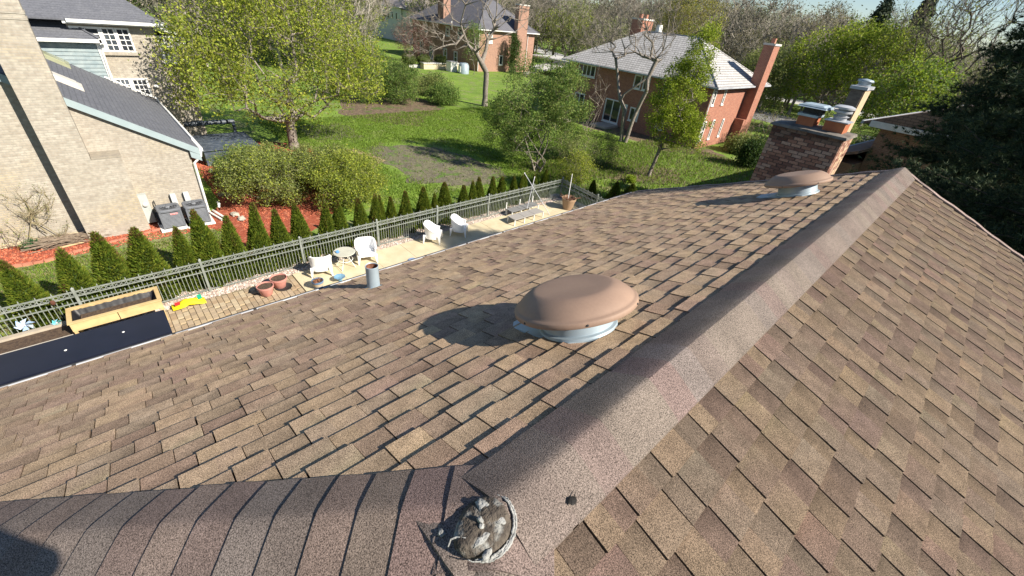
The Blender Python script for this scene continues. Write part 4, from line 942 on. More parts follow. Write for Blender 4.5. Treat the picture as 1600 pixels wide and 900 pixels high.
# ---------- middle red brick house with pale hip roof
def hip_house(root, x0, x1, y0, y1, h, rise, ridge, mw, mr, ov=.55, axis='x', trim=None):
    q = MB(); q.box((x0, y0, -.02), (x1, y1, h - .1)); q.build('wall', mw, root)
    X0, X1, Y0_, Y1_ = x0-ov, x1+ov, y0-ov, y1+ov
    if axis == 'x': rd = [(ridge[0], (y0+y1)/2, h + rise), (ridge[1], (y0+y1)/2, h + rise)]
    else: rd = [((x0+x1)/2, ridge[0], h + rise), ((x0+x1)/2, ridge[1], h + rise)]
    C = [(X0, Y0_, h), (X1, Y0_, h), (X1, Y1_, h), (X0, Y1_, h)]
    q = MB()
    V = C + rd
    F = [(0,1,5,4), (1,2,5), (2,3,4,5), (3,0,4)] if axis == 'x' else [(0,1,4), (1,2,5,4), (2,3,5), (3,0,4,5)]
    q.poly(V, F); rf = q.build('roof', mr, root)
    # shingle courses as thin raised steps along the roof
    q = MB(); q.box((X0, Y0_, h - .12), (X1, Y1_, h - .004)); q.build('soffit', trim or m_white, root)
    q = MB(); q.box((X0 - .1, Y0_ - .1, h - .1), (X1 + .1, Y0_ - .005, h + .02)); q.box((X1 + .005, Y0_, h - .1), (X1 + .1, Y1_, h + .02)); q.build('gutter', trim or m_white, root)
    cp = MB()
    for a, b in ([(0,4),(3,4),(1,5),(2,5),(4,5)] if axis == 'x' else [(0,4),(1,4),(2,5),(3,5),(4,5)]): cp.tube([V[a], V[b]], .07, 5)
    cp.build('roof_ridge', mr, root)
    return V, F, rf
def chimney(root, x0, x1, y0, y1, z0, z1, mw, cap=True, flue=0):
    q = MB(); q.box((x0, y0, z0), (x1, y1, z1)); c = q.build('chimney', mw, root)
    if cap: q = MB(); q.box((x0 - .07, y0 - .07, z1 + .002), (x1 + .07, y1 + .07, z1 + .16)); o = q.build('cap', mat('chimney_cap', (.55,.52,.48)), root); o.parent = c
    for k in range(flue):
        xc = (x0+x1)/2; yc = y0 + (y1-y0)*(k+.5)/flue; q = MB(); q.box((xc-.16, yc-.16, z1+.16), (xc+.16, yc+.16, z1+.55)); o = q.build('flue', mw, root); o.parent = c
    return c
mh = thing('red_brick_house', (-24, 43, 0), 'red brick two storey house with pale hip roof and tall chimney behind the yard trees', 'house')
V, F, rf = hip_house(mh, -32.0, -16.3, 38.0, 48.5, 5.05, 3.2, (-27.2, -21.4), m_brick_red, m_roof_pale, trim=m_gutter)
chimney(mh, -16.3 + .002, -15.4, 45.2, 46.6, 0, 8.3, m_brick_red, flue=1)
q = MB(); q.box((-16.3, 44.7, 0), (-15.42, 45.19, 2.2)); q.build('chimney_base', m_brick_red, mh)
chimney(mh, -31.6, -30.2, 47.0, 49.1, 4, 9.2, m_brick_red, flue=2)
q = MB(); q.poly([(-26.2,43.2,7.9),(-25.7,43.2,7.9),(-25.7,43.9,7.9),(-26.2,43.9,7.9),(-26.1,43.3,8.9),(-25.8,43.3,8.9),(-25.8,43.8,8.9),(-26.1,43.8,8.9)], [(4,5,6,7),(0,1,5,4),(1,2,6,5),(2,3,7,6),(3,0,4,7)]); q.build('roof_vent', m_white, mh)
for a0, a1, z0, z1, nc in ((-30.7, -28.5, 3.85, 4.9, 4), (-23.9, -23.1, 3.7, 4.85, 1), (-22.9, -22.2, 3.7, 4.85, 1), (-26.6, -24.7, .25, 2.35, 2), (-30.6, -29.3, .6, 2.2, 2), (-23.6, -23.0, .9, 2.1, 1), (-20.8, -19.9, 3.7, 4.8, 1), (-20.6, -19.8, .8, 2.1, 1)):
    window(mh, 'y', 38.0, a0, a1, z0, z1, nc, 1, out=-1, fr=.10, mun=.10)
for x in (-24.3, -22.9): q = MB(); q.box((x, 37.93, .9), (x + .35, 37.998, 2.2)); q.build('shutter', m_white, mh)
for a0, a1, z0, z1 in ((38.3, 38.8, 3.6, 4.75), (40.3, 40.7, 3.6, 4.75), (39.9, 40.3, .7, 2.35), (41.9, 42.3, .75, 2.3), (38.2, 38.7, .7, 2.3)):
    window(mh, 'x', -16.3, a0, a1, z0, z1, 1, 2, out=1, fr=.09, mun=.04)
q = MB(); q.tube([(-16.2, 38.0, 5), (-16.2, 37.95, 4.6), (-16.22, 37.95, .2)], .05, 5); q.build('downspout', m_white, mh)
t = thing('terrace_slabs', (-28, 35.5, 0), 'pale stone step slabs of the terrace before the red brick house', 'terrace')
for (a, b, c_, d_) in ((-29.5, 34.2, -28.0, 34.7), (-29.2, 34.9, -27.6, 35.4), (-26.2, 35.6, -24.4, 37.8)): q = MB(); q.box((a, b, 0), (c_, d_, .18)); q.build('slab', mat('terrace_stone', (.46,.40,.33), (.36,.31,.26), 2), t)

# ---------- back brown brick house
bh = thing('brown_brick_house', (-70, 53, 0), 'brown brick house with dark grey roof and lit side wall behind the bare tree', 'house')
m_roof_dk = mat('dark_grey_roof', (0.15,0.15,0.165), (0.11,0.11,0.13), 1.5, brick=((0.08,0.08,0.09),(0.13,0.13,0.15),0.15,0.4,0.02))
V, F, _ = hip_house(bh, -78.5, -59.3, 47.6, 60.0, 5.9, 4.5, (-73, -65), m_brick_brown, m_roof_dk)
chimney(bh, -59.3 + .002, -58.4, 55.0, 57.2, 0, 9.6, m_brick_brown)
chimney(bh, -71.0, -69.3, 48.0, 49.4, 6, 10.2, m_brick_brown)
for a0, a1, z0, z1 in ((-68.0, -66.9, 4.2, 5.6), (-64.6, -63.4, 4.2, 5.6), (-68.6, -67.6, .1, 2.3), (-65.6, -64.6, .4, 2.2), (-72.9, -72.0, .2, 2.2), (-76.0, -75.1, .3, 2.8), (-74.8, -73.6, 4.2, 5.5)):
    window(bh, 'y', 47.6, a0, a1, z0, z1, 1, 2, out=-1, fr=.16, mun=.08)
window(bh, 'x', -59.3, 49.6, 50.5, 4.1, 5.6, 1, 1, fr=.14, glass=m_white)
window(bh, 'x', -59.3, 52.2, 53.0, 1.0, 2.4, 1, 1, fr=.12)
for p in ((-59.2, 47.7), (-59.2, 58.3)): q = MB(); q.tube([(p[0], p[1], 5.8), (p[0], p[1], .1)], .06, 5); q.build('downspout', m_white, bh)
q = MB(); q.tube([(-64.5, 47.4, 5.95), (-64.5, 48.6, 6.9)], .07, 5); q.tube([(-66, 47.3, 5.2), (-66, 47.3, 6.4)], .10, 5); q.build('roof_pipe', m_white, bh)
t = thing('carport_roof', (-57, 61, 0), 'low flat pale roof between the brown house and the red brick house', 'roof')
q = MB(); q.box((-60.5, 60.5, 2.35), (-49.5, 66.5, 2.6)); q.build('roof', m_drive, t)
for x in (-60, -50): 
    for y in (61, 66): q = MB(); q.box((x-.1, y-.1, 0), (x+.1, y+.1, 2.34)); q.build('post', m_dark, t)
t = thing('patio_wall', (-62, 43, 0), 'pale low patio wall with a white box before the brown house', 'wall')
q = MB(); q.box((-62.4, 39.0, .0), (-61.4, 45.8, .75)); q.build('wall', m_conc, t); q = MB(); q.box((-62.5, 38.9, .752), (-61.3, 45.9, .9)); q.build('coping', m_drive, t)
q = MB(); q.box((-63.5, 37.2, .0), (-62.6, 41.4, .45)); q.build('step', m_drive, t)
t = thing('white_storage_box', (-59.5, 42.8, 0), 'white storage box at the end of the pale patio wall', 'box'); q = MB(); q.box((-.6, -.6, 0), (.6, .6, 1.25)); q.build('body', m_white, t, local=True); q = MB(); q.box((-.65, -.65, 1.252), (.65, .65, 1.4)); q.build('lid', m_drive, t, local=True)
t = thing('grey_machine_box', (-57.5, 43.6, 0), 'grey blue rounded metal box beside the white storage box', 'box'); q = MB(); q.lathe([(.001, 1.5), (.6, 1.45), (.8, 1.1), (.8, 0)], 16); q.build('body', m_bluegrey, t, True, local=True); q = MB(); q.box((-.3, -.85, .2), (.3, -.78, 1)); q.build('door', m_white, t, local=True)
# white house behind
wh = thing('white_house', (-112, 66, 0), 'white house with pale brown roof at the top left, behind the big pear tree', 'house')
m_wwall = mat('white_wall', (0.66,0.65,0.60), (0.6,0.59,0.55), 1)
hip_house(wh, -125, -104, 60.0, 72.0, 7.0, 4.0, (-119, -110), m_wwall, mat('pale_brown_roof', (.34,.30,.28), (.28,.25,.23), 1.2, brick=((.2,.18,.17),(.3,.27,.25),.2,.5,.03)))
for x in (-112.5, -110.2, -108.3, -106.4): window(wh, 'y', 60.0, x, x + .8, 4.4, 5.9, 1, 1, out=-1, fr=.1, sill=False)
q = MB(); q.box((-104 + .002, 60.4, 0), (-99, 64.5, 6.6)); q.build('wing', m_wwall, wh)
slab_roof(wh, 'wing_roof', [(-104.6, 59.9, 6.9), (-98.5, 59.9, 6.6), (-98.5, 65, 6.6), (-104.6, 65, 8.4)], .15, m_roof_dk)
# ---------- right neighbour house, mostly behind the pine
rh = thing('brown_brick_house', (2, 45, 0), 'low brown brick house with pinkish roof and white gutters behind the dark pine', 'house')
d1 = Vector((2.55, 28.4, 0)).normalized()
def rw(s, o, z): p = Vector((-4.3, 30.5, 0)) + d1*s + Vector((d1.y, -d1.x, 0))*o; return (p.x, p.y, z)
def rbox(s0, s1, o0, o1, z0, z1): return [rw(s0,o0,z0), rw(s1,o0,z0), rw(s1,o1,z0), rw(s0,o1,z0), rw(s0,o0,z1), rw(s1,o0,z1), rw(s1,o1,z1), rw(s0,o1,z1)]
BF = [(0,3,2,1),(4,5,6,7),(0,1,5,4),(1,2,6,5),(2,3,7,6),(3,0,4,7)]
q = MB(); q.poly(rbox(0.5, 34, .6, 12, 0, 5.4), BF); q.build('wall', m_brick_brown, rh)
q = MB(); q.poly(rbox(-1, 14, -.6, .58, 0, 3.4), BF); q.build('wall', m_brick_brown, rh)
for (s0, s1, o0, z) in ((-.3, 35, -.1, 5.5), (-1.8, 15, -1.2, 3.5)):
    q = MB(); q.poly([rw(s0,o0,z), rw(s1,o0,z), rw(s1,o0+6.5,z+2.6 if z > 5 else z+.75), rw(s0,o0+6.5,z+2.6 if z > 5 else z+.75), rw(s0,o0,z-.1), rw(s1,o0,z-.1), rw(s1,o0+6.5,z+.6), rw(s0,o0+6.5,z+.6)] if z > 5 else [rw(s0,o0,z), rw(s1,o0,z), rw(s1,o0+1.9,z+.75), rw(s0,o0+1.9,z+.75), rw(s0,o0,z-.1), rw(s1,o0,z-.1), rw(s1,o0+1.9,z+.6), rw(s0,o0+1.9,z+.6)], BF); q.build('roof', m_roof_brown, rh)
    q = MB(); q.poly(rbox(s0, s1, o0-.12, o0-.005, z-.15, z+.01), BF); q.build('gutter', m_gutter, rh)
q = MB(); q.poly(rbox(-.32, -.1, .2, 6, 5.3, 5.6), BF); q.build('rake_board', m_white, rh)
for s in (6, 10, 14, 20): q = MB(); q.poly(rbox(s, s+1.3, .5, .59, 3.7, 4.9), BF); q.build('window', m_glass, rh)
t = thing('slender_chimney_house', (-3.4, 27, 0), 'slender brick chimney with pale lit edge rising behind the near chimney', 'chimney')
q = MB(); q.box((-4.9, 26, 0), (-4.38, 27.3, 7.1)); q.build('stack', mat('grey_brown_brick', (.20,.16,.14), (.26,.21,.18), 3, brick=((.2,.17,.15),(.16,.12,.10),.08,.22,.008)), t)
q = MB(); q.box((-4.379, 26.05, 0), (-4.33, 27.25, 7.08)); q.build('painted_lit_side', mat('painted_sun_cream', (.55,.42,.28), (.45,.34,.22), 5, bump=.4, bscale=10, bdist=.02), t)  # cream panel puts the sunlight on this face of the stack into its colour
q = MB(); q.box((-4.96, 25.92, 7.11), (-4.27, 27.4, 7.24)); q.build('cap', m_gutter, t)
q = MB(); q.lathe([(.26, 7.27), (.26, 7.4), (.34, 7.42), (.3, 7.5), (.001, 7.55)], 14, Matrix.Translation((-4.6, 26.6, 0))); q.build('flue_cap', m_bluegrey, t, True)

# ---------- our own near brick chimney: bricks laid one by one
oc = thing('brick_chimney', (-2.4, 11.1, 0), 'large weathered brick chimney with two capped flues just beyond the far end of our roof', 'chimney')
x0, x1, y0, y1, zt = -3.10, -1.74, 10.8, 11.65, 7.02
m_ob = mat('weathered_brick', (.2,.1,.1), attr='Col', rough=.92, grain=.25, gscale=60, bump=.4, bscale=60, bdist=.006)
m_mort = mat('dark_mortar', (.10,.08,.07), (.14,.11,.10), 10)
q = MB(); q.box((x0 + .012, y0 + .012, 0), (x1 - .012, y1 - .012, zt)); q.build('mortar_core', m_mort, oc)
OB = [(.30,.155,.11),(.23,.115,.085),(.35,.19,.14),(.40,.26,.20),(.18,.09,.07),(.37,.22,.16)]
OS = [(.44,.30,.20),(.50,.36,.25),(.38,.26,.18)]
course = .067; nb_ = 0; far_bricks = MB()
k = 0; z = zt - course
while z > 4.3:
    off = 0 if k % 2 else .1
    def brick(a, b, m_target, c): 
        mb_ = MB(); j = random.uniform(-.004, .004)
        P0 = (a[0] + (j if m_target == 'x' else 0), a[1] + (j if m_target == 'y' else 0), a[2]); mb_.box(P0, b, c)
        return mb_
    xx = x0 - off
    while xx < x1:
        a, b = max(xx, x0), min(xx + .19, x1)
        if b - a > .03:
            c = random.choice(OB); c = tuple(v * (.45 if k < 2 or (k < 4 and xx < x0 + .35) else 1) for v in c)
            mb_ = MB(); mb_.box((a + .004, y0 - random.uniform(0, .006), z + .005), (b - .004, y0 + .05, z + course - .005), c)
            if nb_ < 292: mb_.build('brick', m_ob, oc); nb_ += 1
            else: n = len(far_bricks.v); far_bricks.v += mb_.v; far_bricks.f += [tuple(n+i for i in f) for f in mb_.f]; far_bricks.c += mb_.c
        xx += .20
    yy = y0 + .052
    while yy < y1:
        b = min(yy + .19, y1); c = random.choice(OB + OS * 2)
        mb_ = MB(); mb_.box((x1 - .05, yy + .004, z + .005), (x1 + random.uniform(0, .008), b - .004, z + course - .005), c)
        if nb_ < 292 and b - yy > .04: mb_.build('brick', m_ob, oc); nb_ += 1
        else: n = len(far_bricks.v); far_bricks.v += mb_.v; far_bricks.f += [tuple(n+i for i in f) for f in mb_.f]; far_bricks.c += mb_.c
        yy += .20
    z -= course; k += 1
o = far_bricks.build('brick_field', m_ob, oc); o['kind'] = 'stuff'
q = MB(); q.poly([(x0-.05,y0-.05,zt+.002),(x1+.05,y0-.05,zt+.002),(x1+.05,y1+.05,zt+.002),(x0-.05,y1+.05,zt+.002),(x0-.03,y0-.03,zt+.05),(x1+.03,y0-.03,zt+.05),(x1+.03,y1+.03,zt+.05),(x0-.03,y1+.03,zt+.05),(x0+.3,y0+.28,zt+.10),(x1-.3,y0+.28,zt+.10),(x1-.3,y1-.28,zt+.10),(x0+.3,y1-.28,zt+.10)],
    [(0,1,5,4),(1,2,6,5),(2,3,7,6),(3,0,4,7),(4,5,9,8),(5,6,10,9),(6,7,11,10),(7,4,8,11),(8,9,10,11)]); q.build('crown', mat('sooty_concrete', (.20,.18,.16), (.09,.08,.07), 5, bump=.5, bscale=30, bdist=.01), oc)
m_clay = mat('clay_flue', (.42,.15,.07), (.33,.11,.055), 5)
q = MB(); q.box((-2.75, 11.0, zt+.05), (-2.42, 11.42, zt+.26)); f1 = q.build('flue', m_clay, oc)
q = MB(); q.box((-2.78, 10.97, zt+.262), (-2.39, 11.45, zt+.31)); q.box((-2.82, 10.93, zt+.46), (-2.30, 11.5, zt+.475)); q.poly([(-2.84,10.9,zt+.44),(-2.28,10.9,zt+.44),(-2.28,11.52,zt+.44),(-2.84,11.52,zt+.44),(-2.74,10.98,zt+.50),(-2.38,10.98,zt+.50),(-2.38,11.44,zt+.50),(-2.74,11.44,zt+.50)], BF); o = q.build('flue_cap', m_bluegrey, oc); o.parent = f1
q = MB(); [q.box((-2.77 + .38*i/14, 10.975, zt+.31), (-2.764 + .38*i/14, 10.981, zt+.46)) for i in range(15)]; [q.box((-2.40, 10.98 + .44*i/14, zt+.31), (-2.394, 10.986 + .44*i/14, zt+.46)) for i in range(15)]; q.box((-2.76, 11.2, zt+.31), (-2.41, 11.22, zt+.45)); o = q.build('cap_mesh', m_dark, oc); o.parent = f1
q = MB(); q.box((-2.23, 10.98, zt+.05), (-1.86, 11.40, zt+.27)); f2 = q.build('flue', m_clay, oc)
q = MB(); q.box((-2.26, 10.95, zt+.272), (-1.83, 11.43, zt+.29)); o = q.build('flue_plate', m_gutter, oc); o.parent = f2
q = MB(); q.lathe([(.12, .29), (.12, .35), (.15, .37), (.10, .38), (.10, .42), (.165, .44), (.165, .475), (.10, .485), (.10, .50), (.185, .51), (.185, .545), (.12, .57), (.001, .575)], 24, Matrix.Translation((-2.05, 11.19, zt))); o = q.build('flue_cap', m_gutter, oc, True, angle=30); o.parent = f2

# ================================================================== VEGETATION
def ang_noise(n): v = rng.normal(size=(n, 3)); return v / np.linalg.norm(v, axis=1)[:, None]
def grow(fork, attract, trunk_pts, r_tip=.006, expo=2.3, bias=.25, wob_=.12):
    # connect every attractor to the cheapest node nearer the fork; radii by the pipe rule
    nodes = [np.array(p, float) for p in trunk_pts]; par = [-1] + list(range(len(nodes) - 1)); ln = [0.0]
    for i in range(1, len(nodes)): ln.append(ln[-1] + float(np.linalg.norm(nodes[i] - nodes[i-1])))
    A = np.array(attract); f = np.array(fork); A = A[np.argsort(np.linalg.norm(A - f, axis=1))]
    P = np.array(nodes); L = np.array(ln); i0 = max(0, len(nodes) - 4)
    for a in A:
        d = np.linalg.norm(P - a, axis=1); cost = d + bias * L; cost[:i0] += 1e3
        j = int(np.argmin(cost)); dd = d[j]
        prev = j; k = max(1, int(dd / .9))
        for s in range(1, k + 1):
            q = P[j] + (a - P[j]) * s / k
            if s < k: q = q + rng.normal(size=3) * wob_ * dd * .3 * np.array([1, 1, .6]) + np.array([0, 0, -.06 * dd * math.sin(math.pi * s / k)])
            P = np.vstack([P, q]); L = np.append(L, L[prev] + dd / k); par.append(prev); prev = len(P) - 1
    n = len(P); w_ = np.zeros(n); kids = np.zeros(n, int)
    for i in range(n): 
        if par[i] >= 0: kids[par[i]] += 1
    for i in range(n - 1, -1, -1):
        if kids[i] == 0: w_[i] += 1
        if par[i] >= 0: w_[par[i]] += w_[i]
    rad = r_tip * w_ ** (1 / expo)
    return P, np.array(par), rad
def seg_tubes(P0, P1, R0, R1, n=4):
    d = P1 - P0; l = np.linalg.norm(d, axis=1)[:, None] + 1e-9; d = d / l
    up = np.where(np.abs(d[:, 2:3]) > .9, np.array([[1., 0, 0]]), np.array([[0., 0, 1]])); a = np.cross(d, up); a /= np.linalg.norm(a, axis=1)[:, None]; b = np.cross(d, a)
    V = []
    for k in range(n):
        t = 2*math.pi*k/n; o = a*math.cos(t) + b*math.sin(t); V.append((P0 + o*R0[:, None], P1 + o*R1[:, None]))
    V = np.stack([np.stack([v[0] for v in V], 1), np.stack([v[1] for v in V], 1)], 1)   # m,2,n,3
    m = len(P0); idx = np.arange(m)[:, None] * (2*n)
    F = np.concatenate([np.stack([idx[:, 0] + k, idx[:, 0] + (k+1) % n, idx[:, 0] + n + (k+1) % n, idx[:, 0] + n + k], 1) for k in range(n)])
    return V.reshape(-1, 3), F
def twig_segments(tips, dirs, n_per, length, spread, up=.4):
    m = len(tips) * n_per; T = np.repeat(tips, n_per, 0); D = np.repeat(dirs, n_per, 0) + rng.normal(size=(m, 3)) * spread; D[:, 2] += up
    D /= np.linalg.norm(D, axis=1)[:, None]; L = length * rng.uniform(.4, 1, m)[:, None]; start = T - D * L * rng.uniform(0, .5, m)[:, None]
    mid = start + D * L * .5; D2 = D + rng.normal(size=(m, 3)) * .35; D2[:, 2] += .15; D2 /= np.linalg.norm(D2, axis=1)[:, None]; return start, mid, mid + D2 * L * .5
def leaves(centers, n, spread, size, pal, sq=1.0, droop=0.0, aspect=.55):
    m = len(centers) * n; Cn = np.repeat(centers, n, 0) + rng.normal(size=(m, 3)) * spread * np.array([1, 1, sq])
    a = ang_noise(m); b = np.cross(a, ang_noise(m)); b /= np.linalg.norm(b, axis=1)[:, None]
    s = size * rng.uniform(.6, 1.25, m)[:, None]
    V = np.stack([Cn - a*s*.5, Cn + b*s*aspect*.5, Cn + a*s*.5, Cn - b*s*aspect*.5], 1).reshape(-1, 3)
    F = np.arange(m*4).reshape(-1, 4); pal = np.array(pal); base = pal[rng.integers(0, len(pal), m)] * rng.uniform(.75, 1.25, (m, 1))
    cl = np.repeat(rng.uniform(.8, 1.2, (len(centers), 1)), n, 0); return V, F, np.repeat(base * cl, 4, 0)
def in_ell(n, c, r, shell=.35, low=-1.0):
    out = []
    while len(out) < n:
        v = rng.uniform(-1, 1, 3); q = np.linalg.norm(v)
        if q > 1 or v[2] < low: continue
        if q < shell and rng.random() < .8: continue
        out.append(np.array(c) + v * np.array(r))
    return out
def tree(name, label, cat, base, fork_h, ells, n_attr=260, r_tip=.008, leaf=None, twig=None, group=None, bark=None, lean=(0, 0), stems=1, keep_tubes=.012, trunk_r=None, sides=5, expo=2.3, bias=.25, low=-1.0, part_names=('trunk', 'crown')):
    t = thing(name, base, label, cat, group)
    b = np.array(base, float); att = []; tot = sum(e[2] if len(e) > 2 else 1 for e in ells)
    for e in ells: att += in_ell(int(n_attr * (e[2] if len(e) > 2 else 1) / tot), e[0], e[1], low=low)
    att = np.array(att); fk = b + np.array([lean[0], lean[1], fork_h])
    VS = []; FS = []; off = 0; tips = []; dirs = []
    for s in range(stems):
        ang = 2*math.pi*s/stems + rng.uniform(0, .6); b0 = b + (np.array([math.cos(ang), math.sin(ang), 0]) * .18 if stems > 1 else 0)
        f1 = fk + (np.array([math.cos(ang), math.sin(ang), 0]) * .5 if stems > 1 else 0)
        tp = [b0 + (f1 - b0) * k / 4 + rng.normal(size=3) * .03 * fork_h * .2 * (0 < k < 4) for k in range(5)]
        mine = att[rng.random(len(att)) < 1 / stems] if stems > 1 else att
        if len(mine) < 3: continue
        P, par, rad = grow(f1, mine, tp, r_tip, expo, bias)
        if trunk_r: 
            sc = trunk_r / rad[0]; rad = np.where(rad * sc > r_tip, rad * (1 + (sc - 1) * np.clip(rad / rad[0], 0, 1)), rad)
        rad[0] *= 1.35
        i = np.where(par >= 0)[0]; V, F = seg_tubes(P[par[i]], P[i], rad[par[i]] * .92, rad[i], sides); VS.append(V); FS.append(F + off); off += len(V)
        kid = np.zeros(len(P), bool); kid[par[i]] = True; tp_i = np.where(~kid & (par >= 0))[0]; tips.append(P[tp_i]); d = P[tp_i] - P[par[tp_i]]; dirs.append(d / (np.linalg.norm(d, axis=1)[:, None] + 1e-9))
        # also carry leaves along outer branches
        thin = np.where((rad < r_tip * 3.2) & (par >= 0) & kid)[0]; tips.append(P[thin]); d = P[thin] - P[par[thin]]; dirs.append(d / (np.linalg.norm(d, axis=1)[:, None] + 1e-9))
    np_obj(part_names[0], np.vstack(VS), np.vstack(FS), bark or m_bark, t, smooth=True)
    tips = np.vstack(tips); dirs = np.vstack(dirs)
    if twig:
        s0, s1, s2 = twig_segments(tips, dirs, twig[0], twig[1], twig[2], twig[4] if len(twig) > 4 else .4); m = len(s0); r = np.full(m, twig[3])
        V1, F1 = seg_tubes(s0, s1, r, r*.8, 3); V2, F2 = seg_tubes(s1, s2, r*.8, r*.35, 3); np_obj('twigs', np.vstack([V1, V2]), np.vstack([F1, F2 + len(V1)]), m_twig if not bark else bark, t)['kind'] = 'stuff'
        ends = s2
    else: ends = tips
    if leaf:
        src = ends if leaf.get('at') == 'twig' else tips
        V, F, C = leaves(src, leaf['n'], leaf['spread'], leaf['size'], leaf['pal'], leaf.get('sq', 1), aspect=leaf.get('aspect', .55)); np_obj(part_names[1], V, F, m_leaf, t, C=C)
    return t
Y_GREEN = [(0.33,0.38,0.045),(0.27,0.34,0.04),(0.40,0.42,0.065),(0.20,0.26,0.035)]
M_GREEN = [(0.14,0.23,0.05),(0.18,0.27,0.06),(0.10,0.18,0.04),(0.23,0.29,0.07)]
P_GREEN = [(0.25,0.29,0.08),(0.19,0.24,0.06),(0.31,0.33,0.12),(0.14,0.18,0.06)]
B_GREEN = [(0.22,0.30,0.02),(0.17,0.25,0.02),(0.27,0.34,0.03)]
# big pear tree in the neighbour yard
tree('pear_tree', 'large round yellow green leafing tree with grey trunk behind the hot tub', 'tree', (-28.7, 8.6, 0), 1.7,
     [((-28.9, 8.6, 5.2), (4.3, 5.1, 3.6), 5), ((-28.2, 8.9, 8.3), (3.0, 3.6, 2.2), 2), ((-28.0, 4.9, 4.6), (2.4, 2.2, 2.2), 1), ((-28.0, 12.6, 4.6), (2.2, 1.9, 2.2), 1)],
     n_attr=900, r_tip=.0075, trunk_r=.30, leaf=dict(n=54, spread=.30, size=.135, pal=Y_GREEN, at='tip'), twig=(4, .8, .5, .007), low=-.95)
# big mixed shrub mass at the fence
SH = [(-20.9, 5.0, 'large greyish green shrub at the mulch path, left half of the mass behind the evergreens', P_GREEN + Y_GREEN[:1], 1.9, 2.1), (-19.0, 7.7, 'leafy light green shrub, right half of the mass behind the evergreens', Y_GREEN + P_GREEN[:2], 1.7, 2.0),
      (-23.6, 5.0, 'green shrub behind the greyish one, beside the hot tub', M_GREEN[:2] + P_GREEN[:2], 1.6, 1.5), (-22.4, 7.8, 'sparse twiggy shrub in front of the pear tree trunk', P_GREEN, 1.7, 1.4)]
for x, y, lab, pal, r, h in SH:
    tree('shrub', lab, 'shrub', (x, y, 0), .15, [((x, y, h*.55), (r, r*1.05, h*.55))], n_attr=210, r_tip=.005, stems=5, leaf=dict(n=40, spread=.15, size=.085, pal=pal, at='twig'), twig=(3, .45, .5, .004), group='shrubs behind the evergreen row', sides=3, low=-.7)
# arborvitae row: four shapes, copied
def arbor(h, r, seed):
    g = np.random.default_rng(seed); N = 9500; u = g.random(N); z = h * (1 - (1 - u) ** .60); z = np.clip(z, .04, h); rr = r * (1 - (z / h)) ** .92 + .015; a = g.uniform(0, 2*math.pi, N)
    ripple = 1 + .07 * np.sin(a * 4 + z * 5 + seed) + .06 * np.sin(a * 9 - z * 9); rad = rr * ripple * g.uniform(.80, 1.04, N)
    C = np.stack([rad*np.cos(a), rad*np.sin(a), z], 1); out = np.stack([np.cos(a)*.55, np.sin(a)*.55, np.full(N, .85)], 1); out += g.normal(size=(N, 3)) * .30; out /= np.linalg.norm(out, axis=1)[:, None]
    side = np.cross(out, g.normal(size=(N, 3))); side /= np.linalg.norm(side, axis=1)[:, None]; s = g.uniform(.05, .095, N)[:, None]
    V = np.stack([C - side*s*.28, C + out*s*.5 - side*s*.12, C + out*s, C + side*s*.28], 1).reshape(-1, 3)
    pal = np.array([(0.13,0.19,0.022),(0.17,0.225,0.025),(0.095,0.15,0.018),(0.21,0.24,0.03)]); c = pal[g.integers(0, 4, N)] * g.uniform(.8, 1.2, (N, 1)); brown = ((z > h*.88) & (g.random(N) < .45)) | (np.sin(a*2 + seed) * np.sin(z*3 + seed*2) > .80) & (g.random(N) < .35); c[brown] = (.17, .11, .04)
    return V, np.arange(N*4).reshape(-1, 4), np.repeat(c, 4, 0)
ar = []
ARB = [(-2.85, 2.08, .62), (-1.91, 2.12, .66), (-1.10, 2.34, .72), (-.40, 2.26, .78), (.59, 2.12, .52), (1.31, 2.48, .66), (1.93, 2.13, .58), (2.68, 2.46, .56), (3.43, 2.14, .54), (4.19, 2.18, .56), (5.06, 2.00, .50), (5.58, 2.00, .52), (6.48, 1.95, .52), (7.11, 1.91, .46), (7.49, 1.82, .30), (7.80, 1.76, .42), (8.54, 1.79, .50), (9.48, 1.85, .56), (10.03, 1.46, .36), (10.58, 1.90, .60), (11.70, 1.53, .50), (12.19, 1.67, .42), (12.61, 1.79, .50), (13.47, 1.69, .46), (14.07, 1.59, .50), (14.92, 1.49, .42), (15.38, 1.46, .36), (15.75, 1.50, .36), (16.46, 1.33, .46), (17.2, 1.5, .45)]
near_ = ['behind the blue pinwheel', 'behind the far end of the soil bed', 'above the left end of the wooden planter', 'above the middle of the wooden planter', 'narrow, right of the wooden planter', 'tallest, in front of the first air conditioner', 'in front of the second air conditioner', 'tall, above the pair of pink pots', 'right above the pink pots', 'between pink pots and the blue pot', 'above the small blue pot', 'behind the chair left of the glass table', 'behind the round glass table', 'behind the tall backed chair', 'thin one squeezed beside the tall backed chair', 'just right of the tall backed chair', 'left of the dappled shade', 'behind the dappled shade', 'small low one behind the chair in the shade', 'wide one between the two far chairs', 'right of the far sunny chair', 'left one of the pair left of the loungers', 'right one of the pair left of the loungers', 'behind the near end of the loungers', 'behind the lounger posts', 'behind the short white pole', 'thin one beside the short white pole', 'behind the long leaning pole', 'low one between leaning pole and corner planter', 'last of the row at the fence corner']
